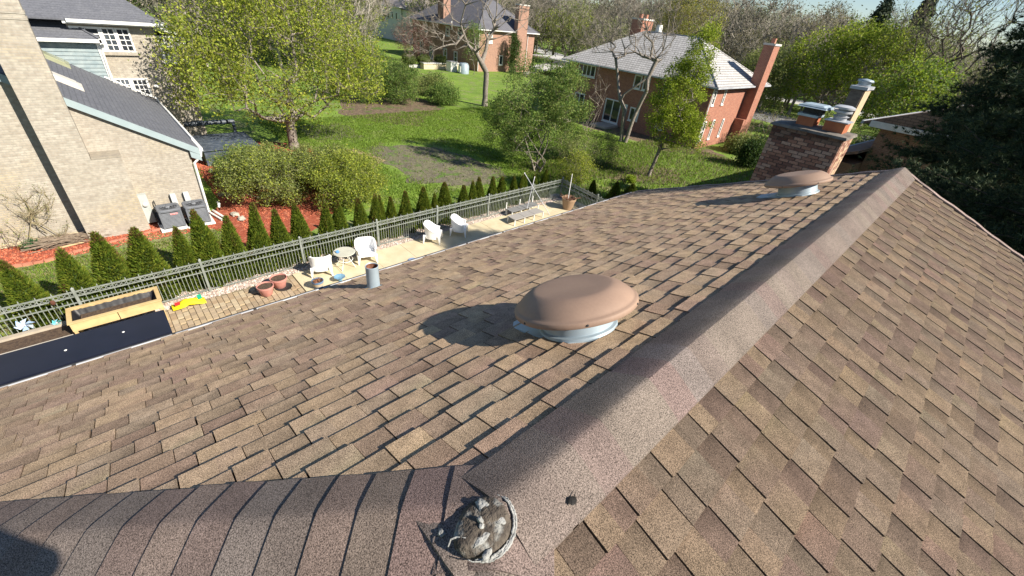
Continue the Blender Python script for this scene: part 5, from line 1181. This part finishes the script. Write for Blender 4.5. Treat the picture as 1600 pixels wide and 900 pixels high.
for sd_ in range(4):
    t = thing('arborvitae', (0, 0, 0), 'x', 'evergreen shrub', 'cone shaped evergreens along the fence')
    V, F, C = arbor(2.0, .46, sd_); V2 = V
    np_obj('foliage', V, F, m_needle if False else m_leaf, t, C=C)
    q = MB(); q.tube([(0,0,-.02), (0,0,1.0), (.003,0,1.9)], [.03,.02,.006], 5); q.build('stem', m_bark_dark, t); 
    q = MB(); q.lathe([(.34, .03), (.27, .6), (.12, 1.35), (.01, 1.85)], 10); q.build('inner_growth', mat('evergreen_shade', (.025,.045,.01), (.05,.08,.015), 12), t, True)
    ar.append(t)
for i, (y, h, r) in enumerate(ARB):
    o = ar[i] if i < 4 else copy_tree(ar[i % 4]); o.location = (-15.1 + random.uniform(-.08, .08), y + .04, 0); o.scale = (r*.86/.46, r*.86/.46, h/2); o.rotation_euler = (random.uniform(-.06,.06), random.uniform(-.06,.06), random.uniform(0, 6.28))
    o['label'] = 'cone evergreen, ' + near_[i]
for k, (x, y, h, r, lab) in enumerate(((-13.4, 19.6, 1.1, .34, 'cone shaped evergreen just outside the return fence, left of three'), (-12.3, 20.2, 1.25, .46, 'wide dark evergreen outside the return fence, middle of three'), (-12.4, 22.2, .75, .5, 'low dark evergreen peeking over the roof edge, right of three'))):
    o = copy_tree(ar[k]); o.location = (x, y, 0); o.scale = (r/.46, r/.46, h/2); o['label'] = lab
# small plants by the cream brick wall
tree('bare_shrub', 'bare fan shaped shrub against the cream brick wall left of the chimney shadow', 'shrub', (-20.75, -2.55, 0), .35, [((-20.75, -2.6, 1.35), (.35, .62, .75))], n_attr=60, r_tip=.006, stems=4, twig=(5, .5, .35, .0035, .6), leaf=dict(n=2, spread=.04, size=.035, pal=P_GREEN, at='twig'), sides=4, bark=mat('olive_twig', (.24,.2,.11), (.32,.27,.17), 6))
tree('bare_shrub', 'small bare shrub at the far left edge of the red mulch', 'shrub', (-20.6, -3.35, 0), .25, [((-20.6, -3.4, .55), (.25, .4, .4))], n_attr=26, r_tip=.006, stems=3, twig=(3, .25, .4, .0035), leaf=dict(n=2, spread=.03, size=.04, pal=Y_GREEN, at='twig'), sides=4, bark=m_twig)
def clump(name, label, loc, r, h, n, size, pal, cat='plant', sq=.8):
    t = thing(name, loc, label, cat); c = np.array(in_ell(30, (loc[0], loc[1], h*.45), (r, r, h*.5), shell=.5, low=-.6)); V, F, C = leaves(c, n, r*.14, size, pal, sq); np_obj('foliage', V, F, m_leaf, t, C=C)
    q = MB(); [q.tube([(0,0,0), (random.uniform(-r,r)*.5, random.uniform(-r,r)*.5, h*.6)], .008, 3) for _ in range(8)]; q.build('stems', m_twig, t, local=True); return t
clump('hosta', 'small round bluish green plant on the mulch beside the small bare shrub', (-20.4, -3.05, 0), .28, .30, 24, .07, [(.05,.13,.05),(.08,.17,.07)])
clump('hosta', 'single bright green plant on the dry leaf bed by the young tree', (-13.9, 24.4, 0), .38, .45, 22, .12, B_GREEN)
t = thing('brush_pile', (-20.3, -2.2, 0), 'pile of cut dead branches on the mulch below the chimney', 'brush pile'); random.seed(11)
q = MB()
for i in range(150):
    a = random.gauss(1.45, .22); L = random.uniform(.5, 1.5); cx_, cy_ = random.gauss(0, .14), random.gauss(0, .28); z = random.uniform(.02, .25)
    d = Vector((math.cos(a), math.sin(a), random.uniform(-.1, .12))); q.tube([tuple(Vector((cx_, cy_, z)) - d*L/2), tuple(Vector((cx_+random.uniform(-.05,.05), cy_, z+.03))), tuple(Vector((cx_, cy_, z)) + d*L/2)], [.012, .010, .004], 4)
q.build('branches', mat('dead_branch', (.30,.24,.18), (.20,.15,.11), 8), t, local=True)
q = MB(); q.tube([(.35, -.2, .05), (.3, .45, .08)], [.035, .03], 7); q.build('cut_log', mat('cut_wood', (.5,.36,.2)), t, local=True)
# green shrubs in the middle distance
for (x, y, r, h, pal, lab) in ((-40.5, 19.4, 2.2, 4.6, M_GREEN, 'tall loose green shrub right behind the pear tree'), (-39.5, 22.3, 2.0, 3.2, M_GREEN, 'green rounded shrub left of the reddish leaf bed'), (-42.5, 24.5, 2.4, 2.6, P_GREEN, 'twiggy olive shrub behind the leaf bed'), (-38.2, 26.5, 1.5, 1.5, M_GREEN, 'low bright ground shrub at the edge of the leaf bed'), (-46.5, 23, 2.4, 3.6, M_GREEN, 'tall green shrub below the white house'), (-43, 28.5, 2.0, 1.7, P_GREEN, 'low brownish perennial clump behind the leaf bed')):
    tree('shrub', lab, 'shrub', (x, y, 0), .3, [((x, y, h*.55), (r, r*.9, h*.5))], n_attr=130, r_tip=.006, stems=4, leaf=dict(n=26, spread=.22, size=.13, pal=pal, at='twig'), twig=(3, .6, .5, .006), group='shrubs around the leaf bed', sides=3, low=-.7)
# bare tree
tree('bare_tree', 'tall bare forked tree standing on the open lawn', 'tree', (-36.4, 30.5, 0), 3.2, [((-36.6, 27.2, 8.6), (3.0, 5.2, 4.0), 3), ((-36.2, 34.0, 10.5), (3.0, 4.2, 4.5), 3), ((-36.4, 23.5, 6.0), (2.2, 3.0, 2.0), 1.3), ((-36.5, 30, 13), (3.2, 4.5, 3), 1.5)],
     n_attr=520, r_tip=.010, trunk_r=.30, twig=(6, 1.1, .5, .008), expo=2.2, bias=.3)
# loose green tree in front of the red brick house
tree('willow', 'loose green feathery tree between the lawn shadow and the fence corner', 'tree', (-18.3, 20.1, 0), .8, [((-19.0, 20.1, 3.4), (2.2, 2.6, 2.9), 3), ((-20.6, 19.6, 2.4), (1.6, 1.7, 1.9), 1), ((-17.6, 21.0, 4.3), (1.3, 1.3, 1.8), 1)], n_attr=330, r_tip=.006, stems=3, trunk_r=.08,
     leaf=dict(n=36, spread=.17, size=.12, pal=M_GREEN + P_GREEN[:1], at='twig', aspect=.4), twig=(4, .7, .5, .005), sides=4)
for (x, y, r, h, pal, lab) in ((-16.9, 22.2, 1.3, 2.6, P_GREEN, 'sparse yellowish shrub right of the loose green tree'), (-15.6, 20.6, 1.0, 1.7, Y_GREEN, 'bright green young shrub just outside the fence corner'), (-17.3, 25.6, 1.0, 2.0, P_GREEN, 'twiggy pinkish green shrub before the terrace slabs'), (-19.6, 23.4, 1.2, 2.8, M_GREEN, 'slim green shrub behind the loose green tree')):
    tree('shrub', lab, 'shrub', (x, y, 0), .2, [((x, y, h*.55), (r, r, h*.5))], n_attr=80, r_tip=.005, stems=4, leaf=dict(n=14, spread=.15, size=.085, pal=pal, at='twig'), twig=(3, .5, .5, .005), group='shrubs by the fence corner', sides=3, low=-.7)
# young bright tree
tree('young_tree', 'bright green narrow young tree leaning before the red brick house corner', 'tree', (-14.0, 26.8, 0), 1.9, [((-13.6, 26.9, 4.6), (1.45, 1.5, 2.6), 3), ((-13.0, 27.2, 7.2), (.8, .9, 1.8), 1), ((-12.5, 27.2, 3.2), (1.2, 1.0, 1.2), 1)], lean=(.25, 0), n_attr=300, r_tip=.007, trunk_r=.12,
     leaf=dict(n=26, spread=.14, size=.115, pal=B_GREEN + Y_GREEN[:1], at='twig', aspect=.5), twig=(4, .6, .4, .005, .6))
# two leaning bare trees before the red house
tree('bare_tree', 'double stemmed bare tree crossing in front of the red brick house', 'tree', (-20.6, 33.2, 0), 2.6, [((-22.6, 33.2, 8.2), (1.6, 1.5, 2.4), 2), ((-19.6, 33.2, 8.6), (1.6, 1.5, 2.6), 2), ((-25.4, 33.4, 8.0), (1.8, 1.4, 2.0), 1.4), ((-22, 33.5, 10.8), (3, 2, 1.5), 1)], n_attr=420, r_tip=.007, trunk_r=.17, stems=2, twig=(5, 1.0, .5, .006, .5), expo=2.2, bias=.35)
tree('bare_sapling_clump', 'clump of thin pale bare stems left of the sliding door', 'shrub', (-24.4, 33.0, 0), .3, [((-24.0, 33.0, 4.0), (1.2, 1.0, 2.0))], n_attr=26, r_tip=.008, stems=5, twig=(3, 1.1, .3, .006, .9), bark=mat('pale_twig', (.36,.30,.26), (.42,.36,.31), 5), sides=4)
# ball shrubs before the brown house
for (x, y, lab) in ((-63.4, 37.6, 'clipped ball shrub at the left of three by the patio wall'), (-62.6, 39.8, 'clipped ball shrub in the middle of three by the patio wall'), (-62.3, 42.6, 'clipped ball shrub at the right of three by the patio wall')):
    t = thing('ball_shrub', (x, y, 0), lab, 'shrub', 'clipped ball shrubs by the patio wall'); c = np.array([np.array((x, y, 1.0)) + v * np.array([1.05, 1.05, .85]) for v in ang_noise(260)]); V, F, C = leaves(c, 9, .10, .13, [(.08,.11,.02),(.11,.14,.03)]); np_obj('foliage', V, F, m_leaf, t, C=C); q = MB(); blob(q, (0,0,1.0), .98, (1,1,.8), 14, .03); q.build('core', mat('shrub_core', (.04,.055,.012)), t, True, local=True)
tree('red_bud_shrub', 'reddish purple twiggy shrub left of the brown brick house', 'shrub', (-68.5, 41.5, 0), 1.0, [((-68.5, 41.5, 3.4), (2.8, 2.8, 2.4))], n_attr=120, r_tip=.012, stems=3, leaf=dict(n=8, spread=.25, size=.16, pal=[(.20,.08,.08),(.14,.07,.06)], at='twig'), twig=(4, 1.0, .5, .012), sides=3)
tree('evergreen_column', 'slim green ivy covered evergreen against the lit wall of the brown brick house', 'shrub', (-57.2, 53.8, 0), .4, [((-57.5, 53.8, 3.0), (.9, 1.1, 3.0))], n_attr=120, r_tip=.01, leaf=dict(n=40, spread=.25, size=.2, pal=[(.05,.09,.02),(.08,.13,.03)], at='tip'), sides=3)
tree('small_tree', 'thin light green tree beside the grey machine box', 'tree', (-56.2, 44.6, 0), 1.2, [((-56.2, 44.6, 4.0), (1.5, 1.6, 2.4))], n_attr=100, r_tip=.01, leaf=dict(n=10, spread=.25, size=.16, pal=M_GREEN, at='twig'), twig=(3, .8, .4, .008), sides=3)
tree('bare_shrub', 'wide bare spreading shrub between the red brick chimney and our own chimney', 'shrub', (-13.8, 46.5, 0), .3, [((-13.3, 46.5, 1.8), (3.0, 2.2, 1.7))], n_attr=110, r_tip=.01, stems=6, twig=(4, .9, .5, .008), leaf=dict(n=3, spread=.15, size=.1, pal=P_GREEN, at='twig'), sides=3)
for (x, y, r, h, pal, lab) in ((-13.5, 41.5, 1.2, 1.0, P_GREEN, 'low grey green bush at the foot of the red brick chimney'), (-10.5, 52, 3.2, 3.0, M_GREEN + P_GREEN, 'rounded olive bush behind the bare spreading shrub'), (-5.5, 56, 3.4, 3.6, M_GREEN, 'dark green bush seen over the capped flues'), (-11.3, 37.2, .55, 1.7, [(.04,.08,.02),(.06,.1,.02)], 'dark narrow evergreen beside our chimney')):
    tree('shrub', lab, 'shrub', (x, y, 0), .2, [((x, y, h*.5), (r, r, h*.55))], n_attr=120, r_tip=.007, stems=4, leaf=dict(n=24, spread=.24, size=.15, pal=pal, at='twig'), twig=(3, .7, .5, .007), group='bushes right of the red brick house', sides=3, low=-.6)
# bright green trees in the right middle distance
tree('leafing_tree', 'broad bright lime green tree behind our brick chimney', 'tree', (-13.2, 60, 0), 2.2, [((-15.5, 60, 6.2), (3.6, 3.2, 3.4), 2), ((-10.2, 60, 6.8), (3.8, 3.2, 3.8), 2.4), ((-12.5, 61, 9.2), (3.0, 3, 2.0), 1)], n_attr=420, r_tip=.013, trunk_r=.3, leaf=dict(n=20, spread=.34, size=.24, pal=B_GREEN + Y_GREEN, at='twig'), twig=(3, 1.1, .5, .010))
tree('leafing_tree', 'olive green tree left of the broad lime green tree', 'tree', (-19.6, 58, 0), 1.8, [((-19.4, 58, 4.6), (3.0, 3.0, 3.4))], n_attr=260, r_tip=.012, leaf=dict(n=12, spread=.34, size=.20, pal=P_GREEN, at='twig'), twig=(4, 1.1, .5, .010))
tree('leafing_tree', 'lime green tree right behind the slender chimney', 'tree', (-5.4, 48, 0), 1.8, [((-5.0, 48, 5.4), (2.6, 2.6, 2.8))], n_attr=240, r_tip=.012, leaf=dict(n=16, spread=.3, size=.2, pal=B_GREEN + M_GREEN[:2], at='twig'), twig=(3, 1.0, .5, .010))
tree('bare_tree', 'large bare fan shaped tree rising against the sky at the right', 'tree', (-5.6, 62, 0), 3.0, [((-6.5, 62, 9.5), (5.0, 4.5, 5.5), 3), ((-3.6, 62, 12.5), (4.0, 4, 3.5), 1.2)], n_attr=340, r_tip=.018, trunk_r=.4, twig=(6, 1.8, .4, .013, .7), leaf=dict(n=1, spread=.3, size=.2, pal=P_GREEN, at='twig'), bark=m_bark_dark, expo=2.1)
tree('willow', 'tall yellow green weeping tree behind the red brick house', 'tree', (-29.5, 56, 0), 3.0, [((-29.5, 56, 9.2), (3.6, 3.6, 4.6))], n_attr=300, r_tip=.014, trunk_r=.35, leaf=dict(n=10, spread=.3, size=.24, pal=[(.26,.25,.04),(.2,.22,.05),(.3,.27,.06)], at='twig', aspect=.3), twig=(5, 1.6, .4, .012, .1))
# pines at the right, dark against the neighbour house
def pine(base, H, r0, z0, lab, n_wh=26, seed=1, den=1.0, azr=(0, 6.283)):
    g = np.random.default_rng(seed); t = thing('pine_tree', base, lab, 'tree', 'dark pines at the right edge')
    q = MB(); q.tube([(0, 0, 0), (.05, 0, H*.4), (0, .05, H)], [.26, .19, .03], 8); q.build('trunk', m_bark_dark, t, local=True)
    VS = []; FS = []; off = 0; CN = []; DN = []
    for w_ in range(n_wh):
        z = z0 + (H - z0) * (w_ / n_wh) ** 1.05; L = r0 * (1 - (z - z0) / (H - z0)) ** 1.05 + .3
        for k in range(7):
            a = g.uniform(*azr); l = L * g.uniform(.65, 1.1); droop = g.uniform(-.16, .05)
            P = [np.array([0, 0, z])]; n = 7
            for s in range(1, n + 1): P.append(np.array([math.cos(a)*l*s/n, math.sin(a)*l*s/n, z + droop*l*(s/n) + .22*l*(s/n)**2 * .5]) + g.normal(size=3)*.05)
            P = np.array(P) + np.array(base); rr = np.linspace(.05, .008, n+1); V, F = seg_tubes(P[:-1], P[1:], rr[:-1], rr[1:], 4); VS.append(V); FS.append(F + off); off += len(V)
            for s in range(2, n + 1):
                m = int((12 + 6*s/n) * den); sp = .12 + .30*(1 - s/n) + .12
                CN.append(P[s] + g.normal(size=(m, 3)) * np.array([.30, .30, .10]) * (1.1)); d = np.array([math.cos(a), math.sin(a), .35]); DN.append(np.repeat(d[None], m, 0))
    np_obj('branches', np.vstack(VS), np.vstack(FS), m_bark_dark, t)
    C0 = np.vstack(CN); D0 = np.vstack(DN) + g.normal(size=C0.shape)*.4; m = 18; C1 = np.repeat(C0, m, 0); D = np.repeat(D0, m, 0) + g.normal(size=C1.shape) * .75; D /= np.linalg.norm(D, axis=1)[:, None]
    S_ = np.cross(D, g.normal(size=D.shape)); S_ /= np.linalg.norm(S_, axis=1)[:, None]; l = g.uniform(.13, .24, len(D))[:, None]; wd = .011
    V = np.stack([C1 - S_*wd, C1 + S_*wd, C1 + D*l], 1).reshape(-1, 3); pal = np.array([(.040,.068,.034),(.06,.09,.042),(.028,.048,.028),(.10,.13,.06)]); c = pal[g.integers(0, 4, len(D))] * np.repeat(g.uniform(.7, 1.3, (len(C0), 1)), m, 0)
    np_obj('needles', V, np.arange(len(D)*3).reshape(-1, 3), m_needle, t, C=np.repeat(c, 3, 0)); return t
pine((4.5, 17.0, 0), 14.0, 7.6, 2.0, 'dark spreading pine whose branches fill the right edge beyond the ridge', 50, 3, 1.45)
pine((1.3, 25.0, 0), 15.0, 4.3, 2.0, 'tall dark pine reaching the top of the frame at the right edge, farther back', 44, 9, 1.0)
pine((5.0, 10.2, 0), 12.5, 3.8, 1.2, 'darker pine behind the sloping rake at the far right edge', 32, 5, 1.3)
# ---------------------------------------------------------------- woods beyond
woods = []
WP = [([(0, 0, 8), (4.2, 4.2, 5.5)], P_GREEN, 3, .30, 7), ([(0, 0, 7.5), (3.8, 3.8, 5)], [(.22,.20,.09),(.17,.16,.07)], 2, .26, 8), ([(0, 0, 9), (4.5, 4.5, 6)], None, 0, 0, 9), ([(0, 0, 6.5), (3.8, 3.8, 4.5)], Y_GREEN + P_GREEN, 5, .34, 5), ([(0, 0, 8.5), (4.4, 4.4, 5.5)], [(.16,.15,.10),(.13,.14,.07)], 2, .28, 9)]
m_wtwig = mat('woodland_twig', (0.26,0.23,0.19), (0.34,0.31,0.26), .3, rough=.95)
WL = ['greyish green, thinly leafed', 'yellowish, thinly leafed', 'bare grey', 'fresh green, well leafed', 'brownish, just budding']
for i, (e, pal, n, sz, tw) in enumerate(WP):
    t = tree('woodland_tree', WL[i] + ' spring tree of the wood beyond the houses', 'tree', (0, 0, 0), 2.5, [e], n_attr=150, r_tip=.028, trunk_r=.25, leaf=dict(n=n, spread=.45, size=sz, pal=pal, at='twig') if pal else None, twig=(tw, 2.0, .5, .022, .5), bark=m_wtwig, group='trees of the wood beyond the houses', sides=3)
    woods.append(t)
random.seed(21); spots = []
def far_ok(x, y):
    for ax, ay, bx_, by_ in ((-36, 34, -12, 52), (-82, 44, -48, 70), (-128, 56, -98, 76), (-8, 26, 20, 66), (-54, 0, -20, 50)):
        if ax < x < bx_ and ay < y < by_: return False
    if 147.5 < math.degrees(math.atan2(y, x)) < 153.5 and math.hypot(x, y) < 122: return False
    if abs(y - (102 - .12*(x+70))) < 6 and y < 135: return False
    return True
def scatter(n, f, smin, smax, mind=3.2):
    k = 0; tries = 0
    while k < n and tries < n * 40:
        tries += 1; x, y = f()
        if not far_ok(x, y) or any((x-a)**2 + (y-b)**2 < mind**2 for a, b, _ in spots): continue
        spots.append((x, y, random.uniform(smin, smax))); k += 1
def polar(a0, a1, d0, d1):
    a = R(random.uniform(a0, a1)); d = d0 + (d1 - d0) * random.random(); return d*math.cos(a), d*math.sin(a)
scatter(46, lambda: polar(94, 118, 76, 110), .7, 1.0)
scatter(16, lambda: polar(84, 94, 76, 110), .5, .68)
scatter(44, lambda: polar(100, 130, 110, 150), .9, 1.2)
scatter(26, lambda: polar(84, 100, 110, 150), .6, .85)
scatter(50, lambda: polar(118, 150, 100, 150), .8, 1.2)
scatter(22, lambda: polar(150, 172, 58, 85), .75, 1.1)
scatter(30, lambda: polar(148, 178, 75, 120), .9, 1.2)
scatter(24, lambda: polar(76, 94, 66, 100), .5, .75)
scatter(9, lambda: (random.uniform(-52, -40), random.uniform(60, 78)), .55, .8)
for i, (x, y, s) in enumerate(spots):
    o = woods[i] if i < 5 else copy_tree(woods[random.choice([0, 1, 2, 3, 4, 0, 4, 2])]); o.location = (x, y, 0); o.scale = (s, s, s * random.uniform(.85, 1.1)); o.rotation_euler = (0, 0, random.uniform(0, 6.28))
# far wood as one mass
def far_wood():
    g = np.random.default_rng(5); c = []
    for _ in range(5200):
        a = R(g.uniform(72, 182)); d = g.uniform(150, 330); h = (8 if a < R(104) else 12) + 2*math.sin(a*40 + d*.05) + 2*math.sin(a*91); c.append((d*math.cos(a), d*math.sin(a), h * g.uniform(.05, 1)**.6))
    c = np.array(c); V, F, C = leaves(c, 20, 1.5, 1.0, [(.15,.17,.08),(.19,.18,.12),(.13,.155,.075),(.21,.20,.14)], 1.0)
    o = np_obj('distant_wood', V, F, m_leaf, C=C); tag(o, 'far hazy belt of spring woodland closing the horizon', 'wood', kind='stuff')
far_wood()
for (x, y, h, lab) in ((-24, 122, 17, 'dark conifer poking above the woodland, left of two'), (-17.5, 122, 17.5, 'dark conifer poking above the woodland, right of two')):
    t = thing('conifer', (x, y, 0), lab, 'tree', 'dark conifers in the wood'); c = []
    for k in range(500): z = h*random.random()**.8; r = (1 - z/h)**.7*4.2; a = random.uniform(0, 6.28); q = r*random.uniform(.5, 1); c.append((x + q*math.cos(a), y + q*math.sin(a), z + .5))
    V, F, C = leaves(np.array(c), 14, .4, .7, [(.04,.06,.035),(.06,.08,.045)]); np_obj('foliage', V, F, m_needle, t, C=C); q = MB(); q.tube([(0,0,0),(0,0,h)], [.3,.05], 6); q.build('trunk', m_bark_dark, t, local=True)
# grass tufts on the lawns
def lawn_pt():
    while True:
        x, y = random.uniform(-36, -15.5), random.uniform(8.5, 34)
        if ((x + 22.6) / 5.2) ** 2 + ((y - 15.2) / 3.4) ** 2 < random.uniform(.7, 1.2) and random.random() < .93: continue
        return x, y
def tufts(name, label, n, fn, pal, h0, h1):
    P = np.array([fn() for _ in range(n)]); z = np.zeros((n, 1)); B = np.hstack([P, z + .004]); a = rng.uniform(0, 6.283, n); h = rng.uniform(h0, h1, n); w_ = .012 + h * .12
    dx = np.stack([np.cos(a), np.sin(a), np.zeros(n)], 1) * w_[:, None]; tip = B + np.stack([rng.normal(size=n) * h * .4, rng.normal(size=n) * h * .4, h], 1)
    V = np.stack([B - dx, B + dx, tip], 1).reshape(-1, 3); pal = np.array(pal); c = pal[rng.integers(0, len(pal), n)] * rng.uniform(.8, 1.2, (n, 1)); o = np_obj(name, V, np.arange(n*3).reshape(-1, 3), m_leaf, C=np.repeat(c, 3, 0)); tag(o, label, 'grass', kind='stuff')
G1 = [(.18,.28,.035),(.23,.32,.045),(.13,.21,.025)]
tufts('grass', 'patchy thin grass between the mulch bed and the evergreens', 26000, lambda: (random.uniform(-19.0, -14.9), random.uniform(-6, 2.6)), G1 + [(.30,.27,.13),(.24,.22,.10)], .03, .09)
tufts('grass', 'bright green spring grass of the open lawn', 90000, lawn_pt, G1 + [(.14,.20,.03)], .05, .14)
tufts('grass', 'rough weedy grass around the leaf bed and terrace', 24000, lambda: (random.uniform(-20, -9), random.uniform(19, 38)), G1 + [(.25,.23,.11),(.17,.14,.09)], .06, .22)

# ================================================================== the photographer, standing on the hip behind the camera (only the shadow falls into the view)
pr = thing('person', (.33, -.05, 7.09), 'person in dark jacket and jeans standing on the roof hip holding up a phone', 'person')
def skin(name, pts, edges, rad, m, sub=2, root=0):
    me = bpy.data.meshes.new(name); me.from_pydata(pts, edges, []); o = bpy.data.objects.new(name, me); col.objects.link(o); o.parent = pr
    sk = o.modifiers.new('skin', 'SKIN'); sk.use_smooth_shade = True
    for i, r_ in enumerate(rad): me.skin_vertices[0].data[i].radius = r_ if isinstance(r_, tuple) else (r_, r_)
    me.skin_vertices[0].data[root].use_root = True
    ss = o.modifiers.new('sub', 'SUBSURF'); ss.levels = sub; ss.render_levels = sub; me.materials.append(m); return o
m_skin = mat('skin', (.48,.30,.22), (.45,.27,.20), 10, rough=.5); m_jkt = mat('dark_jacket', (.03,.035,.05), (.04,.045,.06), 6); m_jean = mat('jeans', (.05,.07,.13), (.06,.08,.15), 8)
# facing -x+y, weight on both feet
body = [(0,0,.92),(0,0,1.08),(0,0,1.28),(0,0,1.42),(0,.01,1.50),(-.03,.03,1.58),(-.04,.04,1.68), (-.14,-.13,1.40),(-.22,-.20,1.22),(-.25,-.14,1.33),(.14,.13,1.40),(.06,.18,1.20),(-.20,-.07,1.33)]
edg = [(0,1),(1,2),(2,3),(3,4),(4,5),(5,6),(3,7),(7,8),(8,9),(3,10),(10,11),(11,12)]
skin('body', body, edg, [(.16,.12),(.15,.11),(.18,.12),(.14,.10),(.055,.055),(.085,.10),(.085,.10),.07,.05,.035,.07,.05,.035], m_jkt)
skin('trousers', [(0,0,.96),(-.06,-.08,.86),(-.09,-.11,.48),(-.10,-.12,.10),(.06,.08,.86),(.09,.12,.50),(.12,.14,.02)], [(0,1),(1,2),(2,3),(0,4),(4,5),(5,6)], [(.15,.13),.10,.07,.055,.10,.07,.055], m_jean)
for x, y, z in ((-.12, -.11, .04), (.10, .15, -.04)): q = MB(); blob(q, (x - .03, y + .04, z), .11, (1.0, .8, .5), 10, .03); q.build('shoe', m_dark, pr, True, local=True)
q = MB(); blob(q, (-.035, .035, 1.66), .105, (.92, .92, 1.15), 14, .01); hd = q.build('head', m_skin, pr, True, local=True)
q = MB(); blob(q, (-.025, .02, 1.70), .11, (.98, .98, .95), 14, .02); q.build('hair', mat('dark_hair', (.03,.02,.015)), pr, True, local=True)
q = MB(); blob(q, (-.12, .115, 1.64), .018, (1, 1, 1.3), 8, 0); q.build('nose', m_skin, pr, True, local=True)
for hx, hy, hz, sgn in ((-.25, -.15, 1.335, 1), (-.21, -.08, 1.335, -1)):
    P = [(hx, hy, hz), (hx - .01, hy + .01, hz + .05)]; E2 = [(0, 1)]; rr = [(.030,.018), (.036,.016)]
    for k in range(4):
        n = len(P); o_ = (k - 1.5) * .018; P += [(hx + o_ * .7, hy + o_ * .7 * sgn + .01, hz + .085), (hx + o_ * .7 - .012, hy + o_ * .7 * sgn + .02, hz + .105 + .006 * (k in (1, 2))), (hx + o_ * .7 - .03, hy + o_ * .7 * sgn + .03, hz + .108)]; E2 += [(1, n), (n, n+1), (n+1, n+2)]; rr += [.009, .008, .007]
    n = len(P); P += [(hx + .03*sgn, hy + .02, hz + .045), (hx + .035*sgn, hy + .035, hz + .07)]; E2 += [(0, n), (n, n+1)]; rr += [.010, .008]
    skin('hand', P, E2, rr, m_skin, 1)
